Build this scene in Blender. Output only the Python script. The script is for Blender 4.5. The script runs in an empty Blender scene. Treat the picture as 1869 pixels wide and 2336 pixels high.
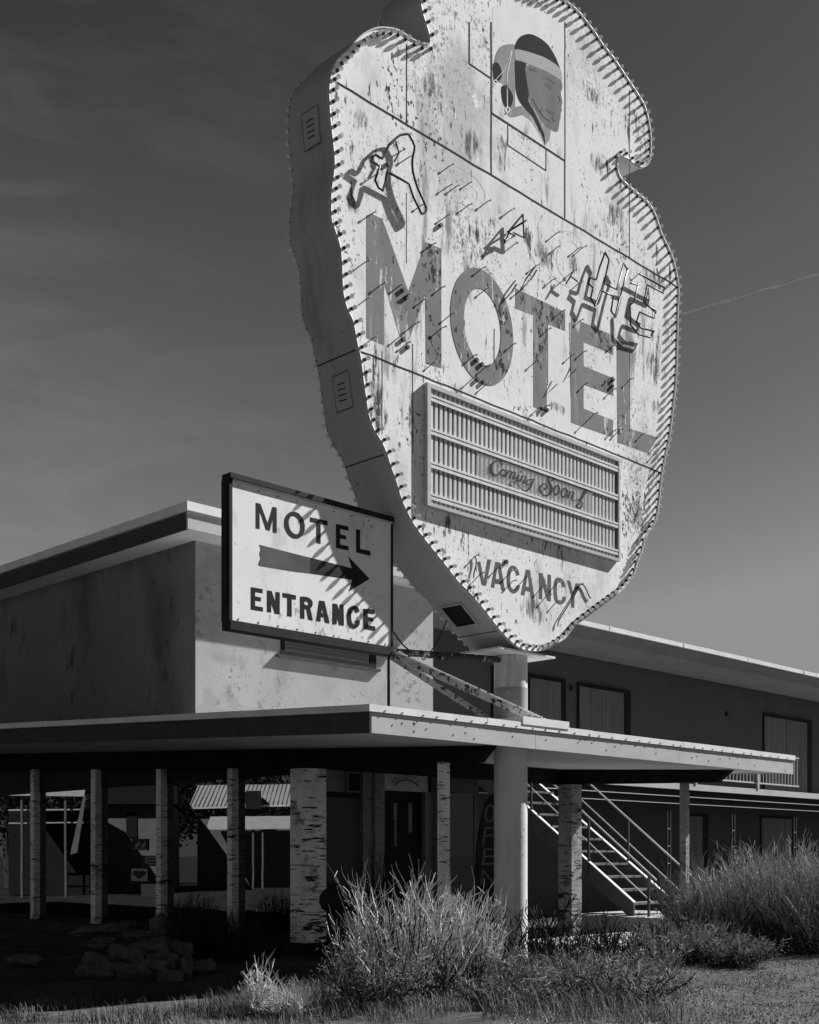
import bpy, math, random
from mathutils import Vector, noise as mnoise
from mathutils.geometry import tessellate_polygon
R = math.radians
SC = bpy.context.scene
COL = SC.collection

# ------------------------------------------------------------------ camera
F, CX, HY, CZ = 2800.0, 934.5, 1953.0, 1.5
cam_d = bpy.data.cameras.new('camera')
cam_d.sensor_fit = 'HORIZONTAL'; cam_d.sensor_width = 36.0
cam_d.lens = F / 1869.0 * 36.0
cam_d.shift_y = (HY - 1168.0) / 1869.0
cam_d.clip_end = 20000; cam_d.clip_start = 0.1
cam = bpy.data.objects.new('camera', cam_d); COL.objects.link(cam)
cam.location = (0, 0, CZ); cam.rotation_euler = (R(90), 0, 0)
SC.camera = cam

# ------------------------------------------------------------------ building axes: s to the right along the front, t away from the street
P0 = Vector((1.32, 16.0, 0)); U = Vector((.7028, .7114, 0)).normalized(); L = Vector((-U.y, U.x, 0)); ZV = Vector((0, 0, 1))
def W(s, t, z): return P0 + U * s + L * t + ZV * z
SUN_S, SUN_T, SUN_Z = 3.4, -1.0, 2.93
sun_dir = (U * SUN_S + L * SUN_T + ZV * SUN_Z).normalized()
ELEV = math.asin(sun_dir.z); AZ = math.atan2(sun_dir.x, sun_dir.y)

# ------------------------------------------------------------------ light
sd = bpy.data.lights.new('sun', 'SUN'); sd.energy = 5.0; sd.angle = R(0.5); sd.color = (1, 1, 1)
so = bpy.data.objects.new('sun', sd); COL.objects.link(so)
so.rotation_euler = (-sun_dir).to_track_quat('-Z', 'Y').to_euler(); so.location = (0, 0, 30)
wd = bpy.data.worlds.new('World'); SC.world = wd; wd.use_nodes = True
nt = wd.node_tree; nt.nodes.clear()
N = lambda k: nt.nodes.new(k)
sky = N('ShaderNodeTexSky'); sky.sky_type = 'NISHITA'; sky.sun_disc = False
sky.sun_elevation = ELEV; sky.sun_rotation = AZ; sky.altitude = 1500; sky.air_density = 1.0; sky.dust_density = 0.2; sky.ozone_density = 3.0
sep = N('ShaderNodeSeparateColor'); nt.links.new(sky.outputs[0], sep.inputs[0])
tc = N('ShaderNodeTexCoord')
mp = N('ShaderNodeMapping'); mp.inputs['Scale'].default_value = (2.2, 2.2, 9.0); mp.inputs['Rotation'].default_value = (0.0, R(9), 0)
nt.links.new(tc.outputs['Generated'], mp.inputs[0])
nz = N('ShaderNodeTexNoise'); nz.inputs['Scale'].default_value = 2.3; nz.inputs['Detail'].default_value = 7; nz.inputs['Roughness'].default_value = .58; nz.inputs['Distortion'].default_value = .8
nt.links.new(mp.outputs[0], nz.inputs['Vector'])
rp = N('ShaderNodeMapRange'); rp.inputs[1].default_value = .45; rp.inputs[2].default_value = .85; rp.inputs[3].default_value = 0; rp.inputs[4].default_value = .16
nt.links.new(nz.outputs[0], rp.inputs[0])
sxyz = N('ShaderNodeSeparateXYZ'); nt.links.new(tc.outputs['Generated'], sxyz.inputs[0])
mx = N('ShaderNodeMapRange'); mx.inputs[1].default_value = .02; mx.inputs[2].default_value = -.3; mx.inputs[3].default_value = 0.12; mx.inputs[4].default_value = 1
nt.links.new(sxyz.outputs[0], mx.inputs[0])
mul = N('ShaderNodeMath'); mul.operation = 'MULTIPLY'; nt.links.new(rp.outputs[0], mul.inputs[0]); nt.links.new(mx.outputs[0], mul.inputs[1])
m2 = N('ShaderNodeMath'); m2.operation = 'MULTIPLY_ADD'; m2.inputs[1].default_value = 1.0
SKYK = 1.0
mulk = N('ShaderNodeMath'); mulk.operation = 'MULTIPLY'; mulk.inputs[1].default_value = 4.5
my = N('ShaderNodeMapRange'); my.inputs[1].default_value = .1; my.inputs[2].default_value = .5; nt.links.new(sxyz.outputs[1], my.inputs[0])
mul2 = N('ShaderNodeMath'); mul2.operation = 'MULTIPLY'; nt.links.new(mul.outputs[0], mul2.inputs[0]); nt.links.new(my.outputs[0], mul2.inputs[1])
nt.links.new(mul2.outputs[0], mulk.inputs[0])
vz = N('ShaderNodeMapRange'); vz.interpolation_type = 'SMOOTHSTEP'; vz.inputs[1].default_value = .62; vz.inputs[2].default_value = .22; vz.inputs[3].default_value = 0; vz.inputs[4].default_value = .95; nt.links.new(sxyz.outputs[2], vz.inputs[0])
vm = N('ShaderNodeMath'); vm.operation = 'MULTIPLY'; nt.links.new(vz.outputs[0], vm.inputs[0]); nt.links.new(mx.outputs[0], vm.inputs[1])
vm2 = N('ShaderNodeMath'); vm2.operation = 'MULTIPLY'; nt.links.new(vm.outputs[0], vm2.inputs[0]); nt.links.new(my.outputs[0], vm2.inputs[1])
vadd = N('ShaderNodeMath'); nt.links.new(mulk.outputs[0], vadd.inputs[0]); nt.links.new(vm2.outputs[0], vadd.inputs[1])
pw_ = N('ShaderNodeMath'); pw_.operation = 'POWER'; pw_.inputs[1].default_value = 1.9; nt.links.new(sep.outputs[0], pw_.inputs[0])
pk = N('ShaderNodeMath'); pk.operation = 'MULTIPLY'; pk.inputs[1].default_value = 1.75 ** -.9; nt.links.new(pw_.outputs[0], pk.inputs[0])
pc_ = N('ShaderNodeMath'); pc_.operation = 'MINIMUM'; pc_.inputs[1].default_value = 3.4; nt.links.new(pk.outputs[0], pc_.inputs[0])
nt.links.new(pc_.outputs[0], m2.inputs[0]); m2in = m2.inputs[2]
nt.links.new(vadd.outputs[0], m2in)
cmb = N('ShaderNodeCombineColor')
for i in range(3): nt.links.new(m2.outputs[0], cmb.inputs[i])
bg = N('ShaderNodeBackground'); bg.inputs[1].default_value = 0.043
nt.links.new(cmb.outputs[0], bg.inputs[0])
wo = N('ShaderNodeOutputWorld'); nt.links.new(bg.outputs[0], wo.inputs[0])
SC.view_settings.view_transform = 'Standard'; SC.view_settings.look = 'None'
SC.view_settings.exposure = 0.9; SC.view_settings.gamma = 1.0

# ------------------------------------------------------------------ pixel <-> plane measuring (photo measurements to metres on the building's own planes)
def s_on_t(px, t):
    r = (px - CX) / F
    return (r * (P0.y + L.y * t) - (P0.x + L.x * t)) / (U.x - r * U.y)
def t_on_s(px, s):
    r = (px - CX) / F
    return (r * (P0.y + U.y * s) - (P0.x + U.x * s)) / (L.x - r * L.y)
def zz(py, s, t): return CZ + (HY - py) / F * (P0.y + U.y * s + L.y * t)
def onT(px, py, t):
    s = s_on_t(px, t); return (s, zz(py, s, t))
def onS(px, py, s):
    t = t_on_s(px, s); return (t, zz(py, s, t))

# ------------------------------------------------------------------ materials (all neutral greys: the photograph is black and white)
MATS = {}
def mat(name, col, rough=.8, var=.12, scale=4, stretch=(1, 1, 1), spots=(), bump=0.0, bscale=60, metal=0, spec=.06, fine=.0, clump=0, clump_sc=.9):
    """col grey; var = broad tone variation; spots = list of (colour, threshold, softness, scale, stretch)"""
    if name in MATS: return MATS[name]
    m = bpy.data.materials.new(name); m.use_nodes = True; t = m.node_tree; t.nodes.clear()
    n = lambda k: t.nodes.new(k)
    out = n('ShaderNodeOutputMaterial'); b = n('ShaderNodeBsdfPrincipled')
    t.links.new(b.outputs[0], out.inputs[0])
    b.inputs['Roughness'].default_value = rough; b.inputs['Metallic'].default_value = metal
    b.inputs['Specular IOR Level'].default_value = spec
    tc = n('ShaderNodeTexCoord')
    def nz(sc, st, det=6, ro=.6, seed=0.0):
        mp = n('ShaderNodeMapping'); mp.inputs['Scale'].default_value = st; mp.inputs['Location'].default_value = (seed, seed * .7, seed * .3)
        mp.inputs['Rotation'].default_value = (0, 0, -math.atan2(U.y, U.x))
        t.links.new(tc.outputs['Object'], mp.inputs[0])
        x = n('ShaderNodeTexNoise'); x.inputs['Scale'].default_value = sc; x.inputs['Detail'].default_value = det; x.inputs['Roughness'].default_value = ro
        t.links.new(mp.outputs[0], x.inputs['Vector']); return x.outputs[0]
    def rng(src, a, bb, c, d):
        r = n('ShaderNodeMapRange'); t.links.new(src, r.inputs[0])
        for i, v in enumerate((a, bb, c, d)): r.inputs[i + 1].default_value = v
        return r.outputs[0]
    v = rng(nz(scale, stretch), .3, .7, col * (1 - var), col * (1 + var))
    if fine:
        f = rng(nz(90, (1, 1, 1), 2, .5, 3.1), .3, .7, 1 - fine, 1 + fine)
        q = n('ShaderNodeMath'); q.operation = 'MULTIPLY'; t.links.new(v, q.inputs[0]); t.links.new(f, q.inputs[1]); v = q.outputs[0]
    for i, (c, th, soft, sc, st) in enumerate(spots):
        src = nz(sc, st, 8, .68, 7.3 * (i + 1))
        if clump:
            q = n('ShaderNodeMath'); q.operation = 'MULTIPLY_ADD'; q.inputs[1].default_value = clump; q.inputs[2].default_value = -.5 * clump
            t.links.new(nz(clump_sc, (1, 1, .7), 3, .55, 3.9 * (i + 1)), q.inputs[0])
            q2 = n('ShaderNodeMath'); t.links.new(src, q2.inputs[0]); t.links.new(q.outputs[0], q2.inputs[1]); src = q2.outputs[0]
        k = rng(src, th, th + soft, 0, 1)
        mx = n('ShaderNodeMix'); mx.data_type = 'FLOAT'
        t.links.new(k, mx.inputs[0]); t.links.new(v, mx.inputs[2]); mx.inputs[3].default_value = c
        v = mx.outputs[0]
    cc = n('ShaderNodeCombineColor')
    for i in range(3): t.links.new(v, cc.inputs[i])
    t.links.new(cc.outputs[0], b.inputs['Base Color'])
    if bump:
        bp = n('ShaderNodeBump'); bp.inputs['Strength'].default_value = bump; bp.inputs['Distance'].default_value = .02
        t.links.new(nz(bscale, (1, 1, 1), 5, .6, 1.7), bp.inputs['Height']); t.links.new(bp.outputs[0], b.inputs['Normal'])
    MATS[name] = m; return m
def glassy(name, mixg, base):
    m = bpy.data.materials.new(name); m.use_nodes = True; t = m.node_tree; t.nodes.clear()
    n = lambda k: t.nodes.new(k)
    out = n('ShaderNodeOutputMaterial'); mx = n('ShaderNodeMixShader'); g = n('ShaderNodeBsdfGlossy'); d = n('ShaderNodeBsdfDiffuse')
    g.inputs['Roughness'].default_value = 0.0; d.inputs[0].default_value = (base, base, base, 1); g.inputs[0].default_value = (.9, .9, .9, 1)
    nz = n('ShaderNodeTexNoise'); nz.inputs['Scale'].default_value = 1.1
    tcx = n('ShaderNodeTexCoord'); t.links.new(tcx.outputs['Object'], nz.inputs['Vector'])
    bp = n('ShaderNodeBump'); bp.inputs['Strength'].default_value = .0008; bp.inputs['Distance'].default_value = .3
    t.links.new(nz.outputs[0], bp.inputs['Height']); t.links.new(bp.outputs[0], g.inputs['Normal'])
    mx.inputs[0].default_value = mixg
    t.links.new(d.outputs[0], mx.inputs[1]); t.links.new(g.outputs[0], mx.inputs[2]); t.links.new(mx.outputs[0], out.inputs[0])
    return m
def transp(name, k, col, rough=.4):
    m = bpy.data.materials.new(name); m.use_nodes = True; t = m.node_tree; t.nodes.clear()
    n = lambda q: t.nodes.new(q)
    out = n('ShaderNodeOutputMaterial'); mx = n('ShaderNodeMixShader'); tr = n('ShaderNodeBsdfTransparent'); b = n('ShaderNodeBsdfPrincipled')
    b.inputs['Base Color'].default_value = (col, col, col, 1); b.inputs['Roughness'].default_value = rough
    mx.inputs[0].default_value = k
    t.links.new(tr.outputs[0], mx.inputs[1]); t.links.new(b.outputs[0], mx.inputs[2]); t.links.new(mx.outputs[0], out.inputs[0])
    return m

M = dict(
 sign_face=mat('weathered_sign_paint', .84, .95, .05, 1.6, (1, 1, .6), spec=.03, clump=.6, clump_sc=.75, spots=[
     (.58, .53, .16, 1.1, (1, 1, .5)),
     (.30, .595, .12, 2.2, (2.2, 2.2, .40)),
     (.88, .62, .03, 2.6, (1, 1, .8)),
     (.34, .61, .03, 26, (1.2, 1.2, .9)),
     (.11, .615, .05, 3.4, (2.4, 2.4, .6)),
     (.08, .635, .02, 12, (1.4, 1.4, .8))], bump=.15, bscale=6, fine=.07),
 sign_side=mat('sign_side_metal', .43, .6, .08, .9, (1, 1, .5), fine=.07, bump=.2, bscale=1.4, clump=.5, clump_sc=.6, spots=[(.33, .56, .14, 1.6, (2, 2, .3)), (.16, .68, .04, 9, (1.5, 1.5, .4))]),
 letter=mat('faded_letter_paint', .225, .9, .14, 3, (1, 1, .5), clump=.6, clump_sc=1.2, spots=[(.32, .57, .10, 4, (2.5, 2.5, .4)), (.64, .62, .03, 5, (2.2, 2.2, .5)), (.04, .60, .03, 8, (1.5, 1.5, 1))], fine=.1),
 letter_small=mat('small_letter_paint', .11, .7, .15, 5, (1, 1, 1), spots=[(.4, .68, .05, 9, (1, 1, 1))]),
 seam=mat('seam_dark', .03, .9), black=mat('black_metal', .03, .6, .2, 6), rust=mat('rusted_bracket', .06, .8, .4, 14, (1, 1, 1), spots=[(.55, .56, .04, 9, (1, 1, 1))]),
 peel=mat('peeling_white_angle_iron', .5, .8, .2, 8, (1, 1, 1), spots=[(.05, .54, .03, 11, (1, 1, 1))]),
 tube=mat('sign_tube_glass', .05, .3, .1, 5), rod=mat('tube_support', .35, .5, .2, 9),
 socket=mat('bulb_socket', .05, .6, .2, 9),
 frame_light=mat('board_frame_paint', .5, .5, .15, 6, fine=.05, spots=[(.2, .68, .04, 14, (1, 1, 1))]),
 rib=mat('corrugated_panel', .62, .5, .08, 3), rail=mat('letter_track', .68, .45, .15, 9, fine=.06, spots=[(.15, .67, .03, 30, (1, 1, 1))]),
 board_back=mat('board_back', .07, .7),  # near-black back puts the shadow between the ribs into the colour
 script=mat('script_letter', .012, .6),
 patch_white=mat('mural_white', .80, .9, .07, 3, clump=.5, spots=[(.45, .57, .12, 3, (1.5, 1.5, .5)), (.15, .64, .03, 12, (1, 1, .8))]),
 hair=mat('mural_hair', .012, .9, .4, 8, (1, 1, .4), spots=[(.07, .60, .1, 12, (2, 2, .4))]), skin=mat('mural_face', .19, .9, .2, 3, (1, 1, .5), fine=.15, spots=[(.5, .66, .04, 8, (1, 1, 1))]),
 band=mat('mural_headband', .30, .7, .15, 6, (.5, .5, 3), spots=[(.2, .63, .05, 12, (.4, .4, 3))]), grey2=mat('mural_grey', .30, .9, .25, 4, clump=.4, spots=[(.6, .58, .1, 6, (1, 1, .5))]), mline=mat('mural_line', .02, .7),
 pole=mat('painted_pole', .60, .7, .12, 2, (1, 1, .4), clump=.5, clump_sc=1.4, spots=[(.45, .55, .1, 3, (2, 2, .3)), (.10, .68, .03, 7, (1.6, 1.6, .35)), (.08, .68, .02, 30, (1, 1, 1))], fine=.08, bump=.15, bscale=20),
 stucco_pale=mat('pale_stucco', .42, .95, .08, 1.0, clump=.5, spots=[(.36, .54, .1, 2.4, (1, 1, 1)), (.26, .61, .03, 9, (1, 1, 1))], bump=.3, bscale=55, fine=.12),  # pale front-wall stucco, separate from the darker side wall's
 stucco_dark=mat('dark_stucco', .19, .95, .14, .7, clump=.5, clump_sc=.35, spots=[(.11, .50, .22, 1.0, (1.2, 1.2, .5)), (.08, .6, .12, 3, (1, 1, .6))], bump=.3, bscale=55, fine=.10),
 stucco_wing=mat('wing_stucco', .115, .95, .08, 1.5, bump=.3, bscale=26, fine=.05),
 coping=mat('metal_coping', .78, .5, .12, 2, fine=.05, spots=[(.2, .72, .03, 12, (1, 1, 1))]),
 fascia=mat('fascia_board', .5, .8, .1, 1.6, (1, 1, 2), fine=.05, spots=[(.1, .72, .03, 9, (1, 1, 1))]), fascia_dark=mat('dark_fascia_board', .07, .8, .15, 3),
 soffit=mat('soffit_board', .72, .9, .12, 1.0, fine=.04, spots=[(.18, .68, .08, 2.5, (1, 1, 1))]),
 beam=mat('dark_beam', .016, .8, .2, 4),
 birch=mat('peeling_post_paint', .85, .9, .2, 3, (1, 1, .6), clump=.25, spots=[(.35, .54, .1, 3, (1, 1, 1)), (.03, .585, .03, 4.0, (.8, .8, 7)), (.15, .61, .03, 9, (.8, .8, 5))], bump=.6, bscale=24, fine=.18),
 birch_shaded=mat('shaded_post_paint', .30, .9, .2, 3, (1, 1, .6), clump=.25, spots=[(.15, .54, .1, 3, (1, 1, 1)), (.02, .575, .03, 4.5, (.9, .9, 5.5)), (.08, .60, .04, 14, (1, 1, 1.5))], bump=.6, bscale=24, fine=.18),  # darker copy of the post paint, canopy shade put into the colour
 stone=mat('stacked_stone', .2, .9, .2, 6, (1, 1, 3), spots=[(.03, .60, .03, 6, (.8, .8, 5))], bump=.5, bscale=14),
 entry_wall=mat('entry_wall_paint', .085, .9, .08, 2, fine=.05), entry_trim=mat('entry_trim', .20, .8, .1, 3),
 door_dark=mat('dark_door', .012, .5, .2, 3), door_lite=mat('door_lite_glass', .17, .3),
 glass=glassy('window_glass', .16, .004), curtain=mat('curtain_panel', .18, .8, .28, 3, (7, 7, .15)),
 interior=mat('dark_interior', .02, .9), frame_dark=mat('window_frame', .02, .6),
 concrete=mat('old_concrete', .33, .95, .18, 3, spots=[(.2, .62, .06, 8, (1, 1, 1))], bump=.3, bscale=30, fine=.08),
 plinth=mat('plinth', .05, .95, .2, 3, bump=.3),
 dirt=mat('dry_dirt', .075, 1, .35, 1.3, clump=.4, spots=[(.03, .53, .1, 2.2, (1, 1, 1)), (.16, .60, .03, 26, (1, 1, 1)), (.02, .60, .03, 11, (1, 1, 1))], bump=1.0, bscale=22, fine=.4),
 rock=mat('field_rock', .14, .95, .4, 6, bump=1, bscale=7, fine=.25),
 stem=mat('pale_stem', .62, .8, .3, 9), leaf=mat('grey_foliage', .14, .9, .4, 8), leaf_dark=mat('dark_foliage', .075, .9, .4, 8), twig_dark=mat('dark_twig', .035, .9, .3, 9),
 steel=mat('stair_steel', .06, .6, .2, 6), rail_lit=mat('handrail_paint', .55, .35, .1, 8, spec=.6), tread=mat('concrete_tread', .16, .9, .15, 6),
 pipe_white=mat('white_pipe', .6, .6), sign_white=mat('entrance_panel', .83, .6, .07, 1.2, fine=.05, clump=.5, spots=[(.66, .54, .12, 2.0, (1, 1, .5)), (.45, .635, .02, 16, (1, 1, .6))]),
 paint_black=mat('black_letter_paint', .022, .5, .1, 5), arrow=mat('faded_arrow_paint', .10, .6, .3, 2.6, spots=[(.35, .62, .1, 5, (1, 1, 1))]), arrow_head=mat('arrow_head_paint', .025, .6, .1, 4),
 roof_metal=mat('corrugated_roof', .75, .5, .12, 3, (1, 1, 1), spots=[(.3, .68, .05, 6, (1, 4, 1))]), adobe=mat('adobe_wall', .22, .95, .12, 2), adobe_dark=mat('dark_adobe_wood', .03, .9),  # near-black tone for the roof, dormer, window and shed wall
 paper=mat('paper_notice', .42, .8, .06, 9), ink=mat('notice_ink', .05, .8, .4, 30), gravel_top=mat('roof_gravel', .3, .95),
 crown=mat('tree_leaf', .045, .9, .4, 5), bark=mat('tree_bark', .1, .95, .3, 8),
)
M['bulb'] = transp('bulb_glass', .62, .8, .12)
M['clear'] = transp('clear_board_panel', .22, .35, .6)

# ------------------------------------------------------------------ objects
ORG = {}
def tag(o, label=None, cat=None, group=None, kind=None):
    if label: o['label'] = label
    if cat: o['category'] = cat
    if group: o['group'] = group
    if kind: o['kind'] = kind
    return o
def empty(name, loc, label, cat, group=None):
    o = bpy.data.objects.new(name, None); COL.objects.link(o); o.location = loc; o.empty_display_size = .2
    ORG[o.name] = Vector(loc); return tag(o, label, cat, group)
class MB:
    def __init__(s): s.v = []; s.f = []; s.sm = []
    def add(s, vs, fs, smooth=False):
        k = len(s.v); s.v += [Vector(p) for p in vs]
        for f in fs: s.f.append([k + i for i in f]); s.sm.append(smooth)
        return s
    def pbox(s, p, a, b, c):
        p = Vector(p); vs = [p, p + a, p + a + b, p + b, p + c, p + a + c, p + a + b + c, p + b + c]
        fl = [(0, 3, 2, 1), (4, 5, 6, 7), (0, 1, 5, 4), (1, 2, 6, 5), (2, 3, 7, 6), (3, 0, 4, 7)]
        if a.cross(b).dot(c) < 0: fl = [tuple(reversed(f)) for f in fl]
        return s.add(vs, fl)
    def box(s, s0, s1, t0, t1, z0, z1): return s.pbox(W(s0, t0, z0), U * (s1 - s0), L * (t1 - t0), ZV * (z1 - z0))
    def hex8(s, q):   # 8 (s,t,z) corners: bottom loop then top loop
        return s.add([W(*p) for p in q], [(0, 3, 2, 1), (4, 5, 6, 7), (0, 1, 5, 4), (1, 2, 6, 5), (2, 3, 7, 6), (3, 0, 4, 7)])
    def tube(s, pts, r, n=8, cap=True, smooth=True, r1=None):
        pts = [Vector(p) for p in pts]; k0 = len(pts); rings = []
        d0 = (pts[1] - pts[0]).normalized(); up = Vector((0, 0, 1)) if abs(d0.z) < .9 else Vector((1, 0, 0))
        x = d0.cross(up).normalized()
        for i, p in enumerate(pts):
            d = (pts[min(i + 1, k0 - 1)] - pts[max(i - 1, 0)])
            if d.length < 1e-9: d = d0
            d.normalize(); x = (x - d * x.dot(d))
            if x.length < 1e-6: x = d.orthogonal()
            x.normalize(); y = d.cross(x)
            rr = (r if r1 is None else r + (r1 - r) * i / (k0 - 1)) if not isinstance(r, (list, tuple)) else r[i]
            rings.append([p + (x * math.cos(2 * math.pi * j / n) + y * math.sin(2 * math.pi * j / n)) * rr for j in range(n)])
        vs = [q for rg in rings for q in rg]; fs = []
        for i in range(k0 - 1):
            for j in range(n): fs.append((i * n + j, i * n + (j + 1) % n, (i + 1) * n + (j + 1) % n, (i + 1) * n + j))
        s.add(vs, fs, smooth)
        if cap: s.add(rings[0], [tuple(reversed(range(n)))]); s.add(rings[-1], [tuple(range(n))])
        return s
    def poly(s, pts, thick=None):
        """closed flat polygon given as world points, optionally with a thickness vector"""
        pts = [Vector(p) for p in pts]; tri = tessellate_polygon([pts]); n = len(pts)
        if thick is None: return s.add(pts, [tuple(t) for t in tri])
        q = [p + thick for p in pts]
        s.add(pts, [tuple(t) for t in tri]); s.add(q, [tuple(reversed(t)) for t in tri])
        s.add(pts + q, [(i, (i + 1) % n, n + (i + 1) % n, n + i) for i in range(n)]); return s
    def build(s, name, m, parent=None, base=None, **kw):
        if parent is not None: org = ORG[parent.name]
        else:
            if base is None:
                base = Vector((sum(p.x for p in s.v) / len(s.v), sum(p.y for p in s.v) / len(s.v), min(p.z for p in s.v)))
            org = Vector(base)
        me = bpy.data.meshes.new(name); me.from_pydata([tuple(p - org) for p in s.v], [], s.f)
        me.polygons.foreach_set('use_smooth', s.sm); me.materials.append(M[m] if isinstance(m, str) else m); me.update()
        o = bpy.data.objects.new(name, me); COL.objects.link(o)
        if parent is not None: o.parent = parent
        else: o.location = org
        ORG[o.name] = org
        return tag(o, **kw)
def box(name, m, parent, *a, **kw): return MB().box(*a).build(name, m, parent, **kw)
def sm(pts, k=4, closed=True):
    """Catmull-Rom resampling"""
    n = len(pts); o = []
    rg = range(n if closed else n - 1)
    for i in rg:
        g = lambda j: pts[j % n] if closed else pts[max(0, min(n - 1, j))]
        a, b, c, d = g(i - 1), g(i), g(i + 1), g(i + 2)
        for q in range(k):
            u = q / k
            o.append(tuple(.5 * (2 * b[x] + (c[x] - a[x]) * u + (2 * a[x] - 5 * b[x] + 4 * c[x] - d[x]) * u * u + (3 * b[x] - a[x] - 3 * c[x] + d[x]) * u ** 3) for x in range(len(b))))
    if not closed: o.append(tuple(pts[-1]))
    return o
def ribbon(pts, w):
    """2-D stroke to quads; w number or per point"""
    n = len(pts); q = []
    for i in range(n):
        a = pts[max(i - 1, 0)]; b = pts[min(i + 1, n - 1)]; dx, dy = b[0] - a[0], b[1] - a[1]; l = math.hypot(dx, dy) or 1
        ww = (w if not isinstance(w, (list, tuple)) else w[i]) / 2
        q.append(((pts[i][0] - dy / l * ww, pts[i][1] + dx / l * ww), (pts[i][0] + dy / l * ww, pts[i][1] - dx / l * ww)))
    return [(q[i][0], q[i][1], q[i + 1][1], q[i + 1][0]) for i in range(n - 1)]
class Flat:
    """painted shapes lying on a plane t=const, given in zoomed photo pixels"""
    def __init__(s, org, sc, t, step=.0004): s.o = org; s.k = sc; s.t = t + .0018; s.mb = MB(); s.i = 0; s.step = .00012
    def P(s, x, y, dt=0):
        a, z = onT(s.o[0] + x / s.k, s.o[1] + y / s.k, s.t); return W(a, s.t - dt, z)
    def poly(s, pts):
        s.i += 1; p = [s.P(x, y, s.step * s.i) for x, y in pts]; s.mb.poly(p, L * .0004); return s
    def quads(s, qs):
        s.i += 1
        for q in qs:
            p = [s.P(x, y, s.step * s.i) for x, y in q]; s.mb.add(p, [(0, 1, 2, 3)])
        return s
    def rib(s, pts, w): return s.quads(ribbon(pts, w))
    def build(s, name, m, parent, **kw): return s.mb.build(name, m, parent, **kw)

random.seed(7)
# ================================================================== SETTING
g = MB()
gx = [-3000, -300, -60] + [-30 + i * .4 for i in range(0, 151)] + [60, 300, 3000]
gy = [-3000, -200, -20, 0, 4] + [8 + i * .4 for i in range(0, 100)] + [60, 120, 400, 6000]
def gz(x, y):
    if -31 < x < 31 and 8 < y < 48: return .06 * (mnoise.noise(Vector((x * .45, y * .45, 0)))) + .035 * mnoise.noise(Vector((x * 1.7, y * 1.7, 4))) - .02
    return -.02
g.add([(x, y, gz(x, y)) for y in gy for x in gx], [(j * len(gx) + i, j * len(gx) + i + 1, (j + 1) * len(gx) + i + 1, (j + 1) * len(gx) + i) for j in range(len(gy) - 1) for i in range(len(gx) - 1)], True)
g.build('ground', 'dirt', None, base=(0, 0, 0), kind='structure')

# ================================================================== OFFICE BUILDING
SW = -.56
off = empty('motel_office_building', W(1.5, 6, 0), 'stucco motel office block with flat canopy, finned windows and boxy upper storey', 'building')
SL = .05
def cz(t): return 2.88 + SL * (t + .45)
# upper storey
T1 = 6.19; S0 = -.563; S1 = 5.04; ZS = 6.63
box('upper_front_wall', 'stucco_pale', off, S0, S1, T1, T1 + .2, 3.3, ZS)
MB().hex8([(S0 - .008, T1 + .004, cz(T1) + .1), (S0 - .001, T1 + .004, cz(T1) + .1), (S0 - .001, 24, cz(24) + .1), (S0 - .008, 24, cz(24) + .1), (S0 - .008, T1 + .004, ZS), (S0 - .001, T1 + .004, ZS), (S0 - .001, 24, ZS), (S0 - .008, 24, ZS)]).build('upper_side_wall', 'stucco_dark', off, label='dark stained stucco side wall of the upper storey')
box('upper_return_wall', 'stucco_wing', off, S1 - .2, S1 - .003, T1 + .2, 9.5, 0.3, ZS)
rf = box('upper_roof', 'soffit', off, -1.08, 5.45, 5.66, 24, ZS, ZS + .02)
MB().box(-1.04, 5.41, 5.73, 24, ZS + .02, 6.97).build('roof_deck', 'gravel_top', rf)
MB().box(-1.10, 5.47, 5.64, 5.68, ZS - .01, 6.88).build('front_fascia', 'fascia', rf)
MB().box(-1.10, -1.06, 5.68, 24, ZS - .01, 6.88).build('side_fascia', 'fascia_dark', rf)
MB().box(-1.14, 5.51, 5.60, 5.68, 6.90, 7.04).box(-1.14, -1.06, 5.68, 24, 6.90, 7.04).build('metal_coping', 'coping', rf)
# strip window high in the lit wall
wl = s_on_t(640, T1); wr = s_on_t(857, T1); zb = zz(1492, wl, T1)
w = box('strip_window', 'frame_dark', off, wl, wl + .08, T1 - .02, T1 + .05, zb, zb + .62)
wn = MB().box(wl + .08, wr - .16, T1 - .02, T1 + .05, zb, zb + .05).box(wl + .08, wr - .16, T1 - .02, T1 + .05, zb + .57, zb + .62).box(wr - .16, wr, T1 - .02, T1 + .05, zb, zb + .62)
wn.build('frame', 'frame_dark', w)
MB().box(wl + .08, wr - .16, T1 - .005, T1 - .001, zb + .05, zb + .57).build('pane', 'glass', w)
lb = MB()
for i in range(8): lb.box(wl + .09, wr - .2, T1 - .022, T1 - .012, zb + .075 + i * .065, zb + .083 + i * .065)
lb.build('louvre_edges', 'curtain', w)
MB().hex8([(wl - .1, T1 - .07, zb - .07), (wr + .06, T1 - .07, zb - .07), (wr + .06, T1, zb - .07), (wl - .1, T1, zb - .07), (wl - .1, T1 - .09, zb - .02), (wr + .06, T1 - .09, zb - .02), (wr + .06, T1, zb), (wl - .1, T1, zb)]).build('sill', 'stone', w)

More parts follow.
